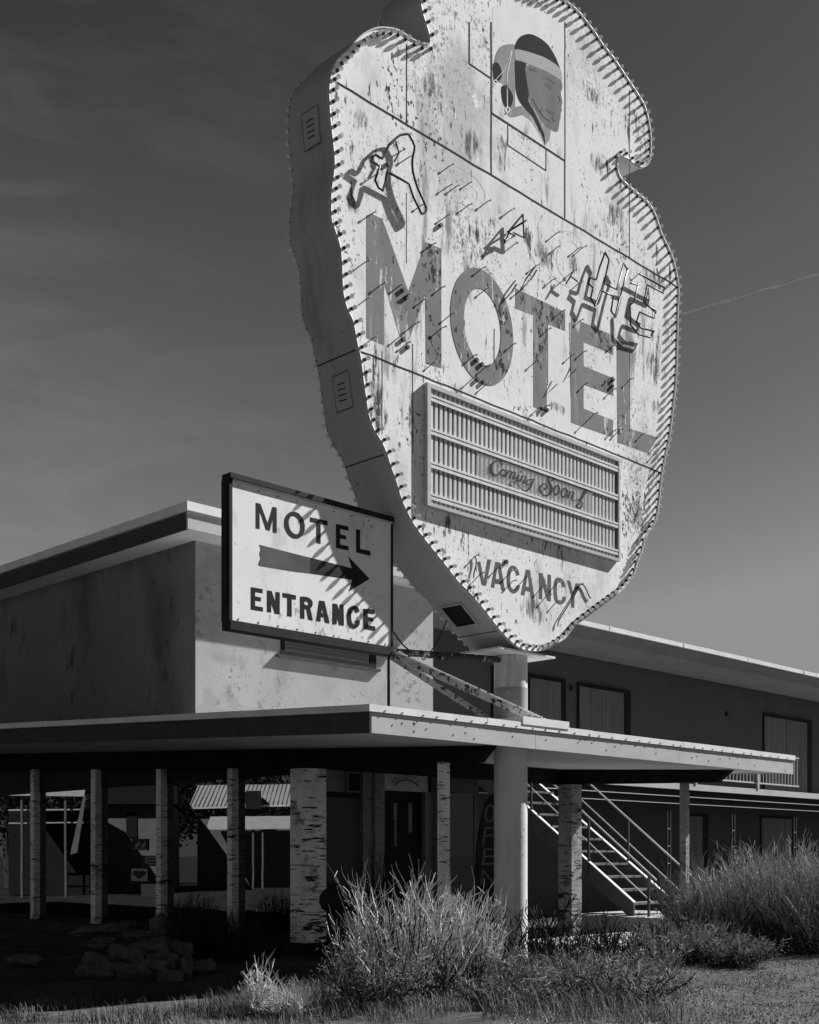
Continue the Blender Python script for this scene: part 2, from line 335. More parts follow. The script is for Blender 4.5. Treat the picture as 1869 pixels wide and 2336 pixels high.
# canopy: a thin roof that rises gently toward the back
SL = .05
def cz(t): return 2.88 + SL * (t + .45)
CL, CR, CF = -2.93, 6.80, -.45
def slab(s0, s1, t0, t1, a, b): return [(s0, t0, cz(t0) + a), (s1, t0, cz(t0) + a), (s1, t1, cz(t1) + a), (s0, t1, cz(t1) + a), (s0, t0, cz(t0) + b), (s1, t0, cz(t0) + b), (s1, t1, cz(t1) + b), (s0, t1, cz(t1) + b)]
can = MB().hex8(slab(CL + .04, CR - .04, CF + .04, 3.6, 0, .02)).hex8(slab(CL + .04, 5.75, 3.6, 6.18, 0, .02)).hex8(slab(CL + .04, 1.0, 6.18, 16, 0, .02)).build('canopy', 'soffit', off)
MB().hex8(slab(CL + .04, CR - .04, CF + .04, 3.6, .022, .25)).hex8(slab(CL + .04, 5.75, 3.6, 6.18, .022, .25)).hex8(slab(CL + .04, 1.0, 6.18, 16, .022, .25)).build('roof_deck', 'gravel_top', can)
fr = MB()
for a, b in ((CL, -.05), (-.043, 3.3), (3.307, CR)): fr.hex8(slab(a, b, CF, CF + .035, -.015, .215))
fr.build('front_fascia', 'fascia', can)
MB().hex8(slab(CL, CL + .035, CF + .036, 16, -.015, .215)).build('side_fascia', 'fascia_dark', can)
MB().hex8(slab(CR - .035, CR, CF + .036, 3.62, -.015, .215)).build('end_fascia', 'fascia', can)
cp = MB()
for i, (a, b) in enumerate(((CL - .05, -1.0), (-.996, 1.15), (1.154, 3.4), (3.404, 5.5), (5.504, CR + .04))):
    cp.hex8(slab(a, b, CF - .018 - .002 * (i % 2), CF + .05, .222, .302 + .004 * (i % 2)))
cp.hex8(slab(CR - .03, CR + .05, CF + .051, 3.65, .222, .302))
cp.build('front_coping', 'coping', can)
c2 = MB()
tt = CF + .051
for i in range(7):
    c2.hex8(slab(CL - .05 - .002 * (i % 2), CL + .05, tt, tt + 2.35, .222, .300 + .003 * (i % 2))); tt += 2.352
c2.build('side_coping', 'coping', can)
for i in range(34):
    s = CL + .2 + i * .29 + random.uniform(-.05, .05)
    if s < CR - .1: MB().box(s, s + .016, CF - .028, CF - .0205, cz(CF) + .235, cz(CF) + .251).build('nail_head', 'rust', can)
for i in range(30):
    s = random.uniform(CL + .1, CR - .1); z = cz(CF) + random.uniform(.01, .18); MB().box(s, s + .012, CF - .006, CF, z, z + .014).build('nail_head', 'rust', can)
# beams
def bm(s0, s1, t0, t1, zb0, zb1, ztop=-.002, cut=0): 
    return MB().hex8([(s0, t0, zb0), (s1, t0, zb0), (s1, t1, zb1), (s0, t1, zb1), (s0, t0 - cut, cz(t0 - cut) + ztop), (s1, t0 - cut, cz(t0 - cut) + ztop), (s1, t1, cz(t1) + ztop), (s0, t1, cz(t1) + ztop)])
bm(-.63, -.50, 0.02, 3.40, 2.69, 2.86, cut=.22).build('canopy_beam', 'beam', off)
bm(5.47, 5.60, .22, 3.40, 2.705, 2.80, cut=.26).build('canopy_beam', 'beam', off)
bm(-.68, -.45, 3.42, 14.5, 2.79, 3.31).build('window_head_beam', 'beam', off)
MB().hex8([(-.44, 3.42, 2.80), (5.75, 3.42, 2.80), (5.75, 3.56, 2.80), (-.44, 3.56, 2.80), (-.44, 3.42, cz(3.42) - .003), (5.75, 3.42, cz(3.42) - .003), (5.75, 3.56, cz(3.56) - .003), (-.44, 3.56, cz(3.56) - .003)]).build('porch_header', 'beam', off)
# columns
def column(s0, s1, t0, t1, z0, z1, name='column', lab=None, m='birch'): return box(name, m, off, s0, s1, t0, t1, z0, z1, label=lab)
tq = t_on_s(663.6, SW)
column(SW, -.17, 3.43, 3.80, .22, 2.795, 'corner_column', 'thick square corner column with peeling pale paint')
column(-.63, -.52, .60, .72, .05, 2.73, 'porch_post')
column(5.40, 5.70, 3.10, 3.40, .1, 2.79, 'porch_column', m='birch_shaded')
column(5.49, 5.60, .80, .92, .03, 2.74, 'porch_post', m='birch_shaded')
# window wall with fins
fin_px = [(69, 77), (207, 217.5), (356, 367), (518.5, 529.5)]
ft = []
for a, b in fin_px:
    t1_, t0_ = t_on_s(a, SW), t_on_s(b, SW); ft.append((t0_, t1_))
GS = -.44
ft_all = sorted(ft) + [(sorted(ft)[-1][1] + 2.4, sorted(ft)[-1][1] + 2.55)]
prev = 3.80
for (a, b) in ft_all:
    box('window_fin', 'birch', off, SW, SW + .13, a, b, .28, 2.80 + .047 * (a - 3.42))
    wp = box('office_window', 'frame_dark', off, GS, GS + .04, prev, a, .28, .36)
    MB().hex8([(GS, prev, 2.72), (GS + .04, prev, 2.72), (GS + .04, a, 2.72), (GS, a, 2.72), (GS, prev, cz(prev) - .004), (GS + .04, prev, cz(prev) - .004), (GS + .04, a, cz(a) - .004), (GS, a, cz(a) - .004)]).build('head_frame', 'frame_dark', wp)
    MB().box(GS + .01, GS + .03, prev, a, .36, 2.72).build('pane', 'glass', wp)
    prev = b
box('plinth', 'plinth', off, -.62, -.12, 3.9, 20, -.1, .28)
box('planter_curb', 'plinth', off, -1.5, -1.38, 5.5, 20, -.1, .12)
box('ground_floor_core', 'interior', off, -.1, 3.75, 4.5, 20, .0, 2.88)
# entry wall
TE = 3.95
ew = MB().box(-.17, s_on_t(862, TE), TE, TE + .12, .2, 2.85).build('entry_wall', 'entry_wall', off)
e = lambda p: s_on_t(p, TE)
box('wall_band', 'beam', off, -.16, e(819), TE - .03, TE - .001, zz(1820, e(780), TE), zz(1808, e(780), TE))
box('upper_wall_panel', 'entry_trim', off, -.16, e(819), TE - .012, TE - .001, zz(1807, e(780), TE), 2.86)
box('stone_pier', 'stone', off, e(819), e(839), TE - .10, TE - .002, .2, 2.86)
box('stone_pier', 'stone', off, e(840), e(862), TE - .16, TE - .002, .2, 2.86)
box('door_head', mat('door_head_paint', .42, .9), off, e(862), e(975), TE - .02, TE + .1, zz(1802, e(863), TE), 2.86)
box('stone_pier', 'stone', off, e(985), e(1004), TE - .16, TE + .02, .2, 2.86)
zdt = zz(1802, e(863), TE)
dr = box('front_door', 'door_dark', off, e(863), e(966), TE + .04, TE + .09, .22, zdt - .003, label='dark front door with three narrow upright glass slots')
for a, b, y0, y1 in ((866.5, 875.5, 1831, 1960), (901.5, 909, 1832, 1871), (903, 908, 1873, 1930), (936, 943.5, 1833, 1899)):
    MB().box(e(a), e(b), TE + .032, TE + .039, zz(y1, e(a), TE), zz(y0, e(a), TE)).build('glass_slot', 'door_lite', dr)
MB().tube([W(e(957), TE + .02, 1.15), W(e(957), TE + .02, 1.45)], .012).build('handle', 'rail_lit', dr)
box('door_jamb', 'entry_trim', off, e(967), e(984), TE - .04, TE + .08, .2, zdt)
pw = box('porch_window', 'frame_dark', off, e(1005), 3.72, TE, TE + .05, .55, .62)
M['glass2'] = glassy('porch_glass', .05, .012)
MB().box(e(1005), 3.72, TE + .01, TE + .03, .62, 2.6).build('pane', 'glass2', pw)
box('window_header', 'entry_wall', off, e(1005), 3.72, TE, TE + .06, 2.603, 2.86)
box('low_wall', 'entry_wall', off, e(1005), 3.72, TE, TE + .06, .2, .547)
box('porch_end_wall', 'entry_wall', off, 3.72, 3.84, TE, 12, .1, 2.9)
box('porch_floor', 'plinth', off, -.1, 5.8, 3.42, TE - .001, -.1, .21)

# small things at the entry
hb = MB().box(e(786), e(816), TE - .07, TE - .012, zz(1808, e(800), TE) + .003, zz(1762, e(800), TE)).build('menu_box', 'entry_trim', None, label='small framed dark sign box on wall left of the stone pier', cat='sign')
MB().box(e(789), e(814), TE - .078, TE - .072, zz(1805, e(800), TE), zz(1765, e(800), TE)).build('panel', 'door_dark', hb)
wel = MB()
TW = TE - .06
fl = Flat((780, 1740), 6.635, TW, .0003)
arc = [(800, 340), (850, 300), (900, 275), (960, 262), (1020, 268), (1080, 295), (1130, 325), (1165, 355)]
fl.rib(sm(arc, 3, False), 16)
LET = {'W': [[(-1, 1), (-.5, -1), (0, .3), (.5, -1), (1, 1)]], 'E': [[(1, 1), (-1, 1), (-1, -1), (1, -1)], [(-1, 0), (.6, 0)]], 'L': [[(-1, 1), (-1, -1), (1, -1)]],
       'C': [[(1, .8), (0, 1), (-1, .4), (-1, -.4), (0, -1), (1, -.8)]], 'O': [[(0, 1), (1, .4), (1, -.4), (0, -1), (-1, -.4), (-1, .4), (0, 1)]], 'M': [[(-1, -1), (-1, 1), (0, -.2), (1, 1), (1, -1)]]}
spots = [('W', 778, 285, -50), ('E', 832, 238, -35), ('L', 890, 210, -18), ('C', 945, 200, -4), ('O', 1008, 205, 8), ('M', 1080, 235, 28), ('E', 1155, 290, 45)]
for ch, x, y, a in spots:
    ca, sa = math.cos(R(a)), math.sin(R(a))
    for st in LET[ch]:
        fl.rib([(x + 19 * px * ca + 32 * py * sa, y + 19 * px * sa - 32 * py * ca) for px, py in st], 9)
fl.build('welcome_sign', 'paint_black', None, label='arched black iron sign reading WELCOME above the front door', cat='sign')
# OPEN banner
TO = 2.6
fo = Flat((1010, 1780), 8.624, TO)
outl = sm([(1060, 200), (1000, 262), (880, 385), (815, 560), (745, 860), (700, 1150), (665, 1500), (650, 1900), (760, 2600), (1100, 2600), (1290, 1900), (1330, 1200), (1310, 700), (1200, 350), (1120, 230)], 4)
ob = MB().poly([fo.P(x, y) for x, y in outl], L * .02).build('open_sign', 'door_dark', None, label='tall leaf shaped dark OPEN sign behind the sign pole', cat='sign')
fo = Flat((1010, 1780), 8.624, TO - .002)
for st, w_ in (([(930 + 85 * math.cos(i * .3142) * 1.0 + 18 * -math.sin(i * .3142), 655 + 165 * math.sin(i * .3142)) for i in range(21)], 46),
              ([(795, 1275), (850, 930)], 48), ([(850, 935), (980, 940), (1050, 1000), (980, 1080), (840, 1100)], 38),
              ([(790, 1660), (835, 1350)], 52), ([(830, 1360), (1080, 1365)], 34), ([(830, 1500), (1040, 1500)], 34), ([(780, 1655), (1080, 1640)], 40),
              ([(760, 2060), (800, 1760)], 46), ([(800, 1770), (1010, 2050)], 40), ([(1010, 2060), (1050, 1760)], 46)):
    fo.rib(st, w_)
fo.build('lettering', mat('open_letter_paint', .10, .8), ob)
ORG_pot = W(-.95, 3.2, 0)
pot = MB()
prof = [(.02, .30), (.20, .32), (.33, .45), (.38, .62), (.36, .80), (.28, .95), (.22, 1.02), (.25, 1.06), (.22, 1.06), (.19, 1.0)]
pc = W(-.02, 3.98, 0) + Vector((0, 0, 0))
pc = W(-.1, 2.85, 0)
def lathe(mb, c, prof, n=24):
    vs = [(c.x + r * math.cos(2 * math.pi * j / n), c.y + r * math.sin(2 * math.pi * j / n), c.z + z) for r, z in prof for j in range(n)]
    return mb.add(vs, [(i * n + j, i * n + (j + 1) % n, (i + 1) * n + (j + 1) % n, (i + 1) * n + j) for i in range(len(prof) - 1) for j in range(n)], True)
pc = W(-.28, 4.05, .22)
pc = W(*[-.05, 3.62, .2]) 
lathe(pot, W(-.02, 3.66, -.02), [(r * 1.0, z * .62 + .45 if True else z) for r, z in prof])
po = pot.build('iron_cauldron', 'black', None, label='round black iron kettle standing behind the corner column', cat='cauldron')
kc = W(-.02, 3.66, -.02)
hd = MB()
for sg in (-1, 1):
    hd.tube([kc + Vector((sg * .34, 0, .88)), kc + Vector((sg * .43, 0, .93)), kc + Vector((sg * .49, 0, .98)), kc + Vector((sg * .47, 0, 1.03)), kc + Vector((sg * .40, 0, 1.0)), kc + Vector((sg * .34, 0, .95))], .022, 8)
hd.build('handle', 'black', po)

# notices stuck on the office window pane
def notice(px0, px1, py0, py1, m, lab, art=None, cat='notice'):
    s = GS - .008
    a = t_on_s(px0, s); b = t_on_s(px1, s); z0 = zz(py1, s, (a + b) / 2); z1 = zz(py0, s, (a + b) / 2)
    o = MB().box(s, s + .006, b, a, z0, z1).build('window_notice', m, None, label=lab, cat=cat)
    h = z1 - z0; wdt = a - b
    P = lambda u, v: W(s - .003, a - wdt * u, z0 + h * v)
    if art:
        am = MB()
        for p in art: am.poly([P(*q) for q in p], U * .002)
        am.build('print', 'ink' if m == 'paper' else 'grey2', o)
    return o
notice(299.5, 336.5, 1982, 2010, 'paper', 'white card with dark winged emblem on the window', [[(.08, .75), (.3, .85), (.5, .8), (.7, .85), (.92, .75), (.85, .5), (.62, .25), (.5, .1), (.38, .25), (.15, .5)]])
notice(322, 357, 2017, 2046, 'paper', 'plain pale card below the winged emblem card')
notice(301, 337, 1914, 1940, 'ink', 'framed dark picture stuck high on the window', [[(.08, .1), (.92, .1), (.92, .16), (.08, .16)], [(.15, .3), (.45, .8), (.55, .5), (.3, .25)], [(.55, .3), (.85, .8), (.9, .4), (.7, .2)]])
notice(322, 357, 1952, 1976, 'ink', 'dark card with pale stripes beside the window fin', [[(.45, .15), (1, .15), (1, .3), (.45, .3)], [(.45, .45), (1, .45), (1, .6), (.45, .6)], [(.45, .75), (1, .75), (1, .9), (.45, .9)], [(.3, .2), (.42, .2), (.42, .85), (.3, .85)]])

# ================================================================== GUEST ROOM WING
TF, TWL = 7.2, 8.86
wing = empty('guest_room_wing', W(14, 10, 0), 'long dark two storey guest room wing with balcony and pale roof edge', 'building')
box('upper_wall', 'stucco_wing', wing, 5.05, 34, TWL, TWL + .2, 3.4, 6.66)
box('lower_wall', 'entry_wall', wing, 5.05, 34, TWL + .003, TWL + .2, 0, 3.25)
M['wsoff'] = mat('wing_soffit', .34, .9, .1, 2)
wr_ = box('wing_roof', 'wsoff', wing, 5.48, 34, TF + .03, TWL + 5, 6.67, 6.69)
MB().box(5.48, 34, TF + .03, TWL + 5, 6.695, 6.98).build('roof_deck', 'gravel_top', wr_)
ff = MB(); cc_ = MB(); s = 5.48; i = 0
while s < 33:
    d = 3.3; ff.box(s, s + d - .005, TF, TF + .028, 6.655, 6.93); cc_.box(s + .9, s + .9 + d - .004, TF - .10 - .003 * (i % 2), TF + .03, 6.94, 7.05 + .004 * (i % 2)); s += d; i += 1
cc_.box(5.48, 6.376, TF - .10, TF + .03, 6.94, 7.05)
for k in range(8):
    q = 8.9 + k * 3.3; cc_.box(q, q + .06, TF - .11, TF - .1035, 6.93, 7.06)
ff.build('front_fascia', 'wsoff', wr_); cc_.build('metal_coping', 'coping', wr_)
# upper windows
def wing_window(p0, p1, ptop, splits, thick_right):
    a, b = s_on_t(p0, TWL), s_on_t(p1, TWL); zt = zz(ptop, a, TWL)
    o = MB().box(a, b, TWL - .05, TWL - .001, zt - .09, zt).box(a, a + .06, TWL - .05, TWL - .001, 3.42, zt - .091).box(b - thick_right, b, TWL - .05, TWL - .001, 3.42, zt - .091).build('room_window', 'frame_dark', wing)
    n = splits; wd_ = (b - thick_right - a - .06) / n
    for k in range(n):
        MB().box(a + .06 + k * wd_ + .012, a + .06 + (k + 1) * wd_ - .012, TWL - .03, TWL - .002, 3.42, zt - .10).build('curtain_pane', 'curtain', o)
    MB().box(a + .08, a + .16, TWL - .036, TWL - .031, zt - 1.0, zt - .16).build('sticker', 'entry_trim', o)
wing_window(1203, 1288, 1536, 1, .16); wing_window(1316, 1436, 1556, 2, .28); wing_window(1740, 1850, 1626, 2, .28); wing_window(1120, 1160, 1520, 1, .1)
for px, py in ((1301, 1570), (1656, 1629)):
    a, z = onT(px, py, TWL); MB().box(a - .035, a + .035, TWL - .07, TWL - .001, z - .07, z + .07).build('wall_light', 'black', wing)
# balcony
zd = 3.40
bal = box('balcony_deck', 'concrete', wing, 5.06, 34, TF + .05, TWL - .002, 3.30, zd)
MB().box(5.06, 34, TF - .02, TF + .048, 3.24, zd + .005).build('deck_edge', 'fascia', bal)
MB().box(5.06, 34, TF + .06, TF + .16, 2.86, 3.24).build('edge_beam', 'beam', bal)
MB().box(5.06, 34, TF + .0, TF + .058, 3.05, 3.066).box(5.06, 34, TF + .0, TF + .058, 2.86, 2.874).build('beam_flange', 'rail_lit', bal)
rl = MB().box(8.9, 22, TF + .0, TF + .04, 3.56, 3.60).box(8.9, 22, TF, TF + .04, 4.4, 4.44).build('balcony_railing', 'rail_lit', bal if False else wing)
s = 8.95; k = 0
while s < 22 and k < 95:
    MB().box(s, s + .016, TF + .01, TF + .026, 3.602, 4.398).build('baluster', 'rail_lit', rl); s += .185; k += 1
for q in (9.6, 12.9, 16.2, 19.5):
    MB().box(q - .04, q + .04, TF - .045, TF - .002, 3.406, 4.45).build('rail_post', 'rail_lit', rl)
# paired posts with rungs under the balcony, lower doors
for px in (1525, 1672, 1813):
    a = s_on_t(px, TF + .1); p = MB().box(a - .09, a - .05, TF + .07, TF + .11, 0, 2.855).box(a + .05, a + .09, TF + .07, TF + .11, 0, 2.855).build('twin_post', 'steel', wing)
    rg = MB()
    for z in (.4, .85, 1.3, 1.75, 2.2): rg.box(a - .049, a + .049, TF + .075, TF + .10, z, z + .02)
    rg.build('rungs', 'rail_lit', p)
for p0, p1, pt in ((1570, 1602, 1862), (1737, 1806, 1866)):
    a, b = s_on_t(p0, TWL), s_on_t(p1, TWL); zt = zz(pt, a, TWL)
    d = MB().box(a - .08, a - .005, TWL - .03, TWL + .002, 0, zt + .08).box(a - .004, b + .3, TWL - .03, TWL + .002, zt + .003, zt + .08).box(b + .005, b + .3, TWL - .03, TWL + .002, 0, zt + .002).build('room_door', 'frame_dark', wing)
    MB().box(a, b, TWL - .02, TWL + .002, 0, zt).build('door_leaf', 'curtain', d)

# staircase (part of the wing)
NS, FS, TB, ZB = 7.40, 8.80, 3.19, .35
RUN, RISE, NST = .325, .2535, 12
M['steel2'] = mat('stringer_paint', .10, .7, .15, 5)
def stringer(s):
    q = [(TB - .05, ZB), (TB + .08, ZB), (TB + NST * RUN + .2, zd - .24), (TB + NST * RUN + .2, zd + 0), (TB + NST * RUN - .1, zd), (TB - .05, ZB + .25)]
    return MB().poly([W(s, a, z) for a, z in q], U * .05)
stair = stringer(NS).build('staircase', 'steel2', wing)
stringer(FS - .05).build('stringer', 'steel2', stair)
ed = MB()
for s in (NS - .012, FS - .062): ed.hex8([(s, TB - .05, ZB + .252), (s + .075, TB - .05, ZB + .252), (s + .075, TB + NST * RUN - .1, zd + .002), (s, TB + NST * RUN - .1, zd + .002), (s, TB - .05, ZB + .277), (s + .075, TB - .05, ZB + .277), (s + .075, TB + NST * RUN - .1, zd + .027), (s, TB + NST * RUN - .1, zd + .027)])
ed.build('stringer_flange', 'rail_lit', stair)
for k in range(NST):
    MB().box(NS + .055, FS - .055, TB + k * RUN, TB + k * RUN + .29, ZB + (k + 1) * RISE - .045, ZB + (k + 1) * RISE).build('tread', 'tread', stair)
def rail(s, t0, t1, h, r=.02):
    f = lambda t: ZB + (t - TB) / RUN * RISE + h
    return MB().tube([W(s, t0, f(t0)), W(s, t1, f(t1))], r, 8)
for s in (NS + .02, FS - .02):
    rail(s, TB - .55, TB + 3.9, 1.12).build('handrail', 'rail_lit', stair)
    rail(s, TB - .45, TB + 3.9, .62, .014).build('mid_rail', 'rail_lit', stair)
    for t in (TB - .40, TB + 1.0, TB + 2.45, TB + 3.85):
        f = ZB + (t - TB) / RUN * RISE
        MB().box(s - .02, s + .02, t, t + .04, max(f - .02, ZB + .0), f + 1.10).build('newel_post', 'steel', stair)
box('stair_pad', 'concrete', wing, 7.1, 9.6, 1.95, 4.6, -.1, .349)
sl = MB().box(3.2, 7.05, -.1, 2.9, -.1, .085).build('sidewalk_slab', 'concrete', None, kind='structure')

# ================================================================== ROADSIDE SIGN
FT, BT = -.35, .35
sign = empty('motel_roadside_sign', W(0, 0, 0), 'giant weathered shield shaped MOTEL sign edged with bulbs on a round pole', 'sign')
poly_px = [(970.7, 50.7), (980, 82.7), (979, 100), (962, 99), (941, 90.7), (925, 80), (906.7, 69.3), (888, 65), (866.7, 64), (848, 68), (826.7, 80), (810.7, 94.7), (794.7, 113.3), (778.7, 128), (765, 144), (756, 165), (753, 184), (750.7, 205), (751.5, 237), (753, 267), (756, 296), (760, 333), (763, 368), (761, 397), (757, 427), (755, 456), (756, 499), (764, 525), (775, 560), (779.5, 600), (781, 640), (784, 675), (793, 707), (805, 733), (815, 785), (822, 814), (828, 861), (834, 904), (841, 948), (853, 980), (869, 1006), (882, 1035), (892, 1067), (902, 1093), (918, 1145), (940, 1190), (961.5, 1221), (987, 1253), (1015.5, 1289), (1044, 1325), (1073, 1354), (1098, 1383), (1120, 1411.5), (1141, 1438), (1167, 1464), (1187.5, 1478.5), (1208, 1484), (1234, 1484), (1254, 1477), (1269, 1468), (1289, 1455), (1306, 1432), (1330, 1412), (1353, 1395), (1389, 1368), (1421.7, 1343), (1443, 1314.5), (1452, 1286), (1465, 1253), (1472, 1224.6), (1490, 1199.5), (1499, 1170.7), (1504, 1134.8), (1508, 1091.6), (1518.7, 1034), (1526, 1001.8), (1532, 958), (1536.7, 915), (1541, 876), (1543.5, 828), (1545, 770), (1546, 712), (1548, 660), (1543.5, 625), (1535, 590), (1523, 561), (1508.7, 532), (1493.5, 486.5), (1476, 460), (1455, 442), (1437, 427), (1416.6, 406.6), (1409, 389), (1408, 372), (1410.4, 358), (1422, 358), (1434, 362), (1449, 375.6), (1464, 381.5), (1476, 375.6), (1483, 361), (1484.6, 335.7), (1484, 306), (1478.7, 270.6), (1470, 241), (1456.5, 217.4), (1437, 188), (1416.6, 158), (1399, 131.7), (1375, 102), (1357.5, 75.5), (1338, 50), (1315, 22), (1282, -2), (1240, -22), (1195, -38), (1160, -70), (1090, -92), (1020, -82), (975, -50), (960, -8), (963, 25)]
out_sz = sm([onT(x, y, FT) for x, y in poly_px], 3)
nO = len(out_sz)
area = sum(out_sz[i][0] * out_sz[(i + 1) % nO][1] - out_sz[(i + 1) % nO][0] * out_sz[i][1] for i in range(nO))
SG = 1 if area > 0 else -1
MB().poly([W(s, FT, z) for s, z in out_sz], L * .012).build('front_face', 'sign_face', sign)
MB().poly([W(s, BT - .012, z) for s, z in out_sz], L * .012).build('back_face', 'sign_side', sign)
sd_ = MB(); NL = 4; vs = []
for j in range(NL + 1):
    tj = FT + .013 + (BT - FT - .026) * j / NL
    vs += [W(s, tj, z) for s, z in out_sz]
sd_.add(vs, [(j * nO + i, j * nO + (i + 1) % nO, (j + 1) * nO + (i + 1) % nO, (j + 1) * nO + i) for j in range(NL) for i in range(nO)], True)
side = sd_.build('side_band', 'sign_side', sign)
def nrm(i):
    a, b = out_sz[(i - 2) % nO], out_sz[(i + 2) % nO]; dx, dz = b[0] - a[0], b[1] - a[1]; l = math.hypot(dx, dz) or 1
    return (dz / l * SG, -dx / l * SG)
rm = MB(); ring = []
for t, o_ in ((FT - .012, .004), (FT + .03, .004), (FT + .03, .022), (FT - .012, .022)):
    ring.append([W(out_sz[i][0] + nrm(i)[0] * (o_ - .01), t, out_sz[i][1] + nrm(i)[1] * (o_ - .01)) for i in range(nO)])
rm.add([p for r_ in ring for p in r_], [(j * nO + i, j * nO + (i + 1) % nO, ((j + 1) % 4) * nO + (i + 1) % nO, ((j + 1) % 4) * nO + i) for j in range(4) for i in range(nO)], True)
rm.build('front_rim', 'frame_light', sign)
# seams on the face
def seamline(pts, w, m='seam', name='panel_seam'):
    mb = MB()
    for i in range(len(pts) - 1):
        (s0, z0), (s1, z1) = pts[i], pts[i + 1]; dx, dz = s1 - s0, z1 - z0; l = math.hypot(dx, dz); nx, nz_ = -dz / l * w / 2, dx / l * w / 2
        mb.poly([W(s0 + nx, FT - .003, z0 + nz_), W(s1 + nx, FT - .003, z1 + nz_), W(s1 - nx, FT - .003, z1 - nz_), W(s0 - nx, FT - .003, z0 - nz_)], L * .002)
    return mb.build(name, m, sign)
FX = lambda *p: [onT(x, y, FT) for x, y in p]
def rough(a, b, n=14, j=.006):
    (s0, z0), (s1, z1) = a, b
    return [(s0 + (s1 - s0) * i / n + random.uniform(-j, j), z0 + (z1 - z0) * i / n + random.uniform(-j, j)) for i in range(n + 1)]
seamline(rough(*FX((770.7, 189), (1542, 652)), 30), .022)
seamline(rough(*FX((822, 801), (1510, 1079)), 30), .018)
for a, b, w_ in (((928, 101), (928, 281), .01), ((1121, 50), (1121, 398), .02), ((1289, 50), (1289, 498), .02), ((1436.5, 205), (1436.5, 589), .009), ((942, 785), (942, 1035), .008), ((1250, 740), (1250, 880), .006), ((928, 440), (928, 600), .004), ((1300, 735), (1303, 905), .006), ((1437, 790), (1437, 985), .007), ((1128, 750), (1128, 830), .009), ((872, 800), (872, 990), .005)):
    seamline(rough(*FX(a, b), 10, .003), w_)
seamline(FX((1071, 50), (1071, 145), (1119.5, 178)), .018)
seamline(FX((1159, 285), (1159, 331), (1246, 389), (1246, 342)), .012)
# rust and dirt that has settled in patches below the seams (positions measured on the photo)
def stain_mat():
    m = bpy.data.materials.new('rust_stain'); m.use_nodes = True; t = m.node_tree; t.nodes.clear(); n = lambda q: t.nodes.new(q)
    lk = t.links.new
    out = n('ShaderNodeOutputMaterial'); mxs = n('ShaderNodeMixShader'); tr = n('ShaderNodeBsdfTransparent'); b = n('ShaderNodeBsdfDiffuse'); b.inputs[0].default_value = (.13, .13, .13, 1)
    tc = n('ShaderNodeTexCoord'); mp = n('ShaderNodeMapping'); mp.inputs['Scale'].default_value = (9, 9, 2.2); lk(tc.outputs['Object'], mp.inputs[0])
    nz = n('ShaderNodeTexNoise'); nz.inputs['Scale'].default_value = 1.6; nz.inputs['Detail'].default_value = 9; nz.inputs['Roughness'].default_value = .72; lk(mp.outputs[0], nz.inputs['Vector'])
    sx = n('ShaderNodeSeparateXYZ'); lk(tc.outputs['Generated'], sx.inputs[0]); v = None
    for o in (0, 2):
        a = n('ShaderNodeMath'); a.operation = 'MULTIPLY_ADD'; a.inputs[1].default_value = 2; a.inputs[2].default_value = -1; lk(sx.outputs[o], a.inputs[0])
        c = n('ShaderNodeMath'); c.operation = 'ABSOLUTE'; lk(a.outputs[0], c.inputs[0])
        d = n('ShaderNodeMath'); d.operation = 'POWER'; d.inputs[1].default_value = 2.2; lk(c.outputs[0], d.inputs[0])
        if v is None: v = d
        else: e = n('ShaderNodeMath'); lk(v.outputs[0], e.inputs[0]); lk(d.outputs[0], e.inputs[1]); v = e
    f = n('ShaderNodeMath'); f.operation = 'MULTIPLY_ADD'; f.inputs[1].default_value = -.22; lk(v.outputs[0], f.inputs[0]); lk(nz.outputs[0], f.inputs[2])
    g_ = n('ShaderNodeMapRange'); g_.inputs[1].default_value = .42; g_.inputs[2].default_value = .60; g_.inputs[3].default_value = 0; g_.inputs[4].default_value = .82; lk(f.outputs[0], g_.inputs[0])
    lk(g_.outputs[0], mxs.inputs[0]); lk(tr.outputs[0], mxs.inputs[1]); lk(b.outputs[0], mxs.inputs[2]); lk(mxs.outputs[0], out.inputs[0]); return m
M['stain'] = stain_mat()
for x0, y0, x1, y1 in ((836, 812, 892, 1010), (928, 850, 948, 1050), (1122, 282, 1168, 425), (790, 210, 845, 320), (775, 425, 830, 505), (1040, 250, 1105, 400), (1225, 520, 1262, 640), (1325, 165, 1375, 260), (1340, 330, 1385, 420), (1370, 420, 1440, 560), (1450, 575, 1530, 700), (1470, 770, 1520, 900), (1180, 1330, 1260, 1445), (1290, 560, 1330, 650), (960, 130, 1010, 260), (1090, 60, 1118, 130), (1240, 900, 1300, 960), (1030, 862, 1060, 925), (1480, 890, 1512, 975), (1062, 505, 1100, 560), (1440, 1110, 1470, 1230)):
    a0, a1 = s_on_t(x0, FT), s_on_t(x1, FT); zt0_ = zz(y0, a0, FT); zb0_ = zz(y1, a1, FT)
    MB().add([W(a0, FT - .0008, zb0_), W(a1, FT - .0008, zb0_), W(a1, FT - .0008, zt0_), W(a0, FT - .0008, zt0_)], [(0, 1, 2, 3)]).build('rust_patch', 'stain', sign)
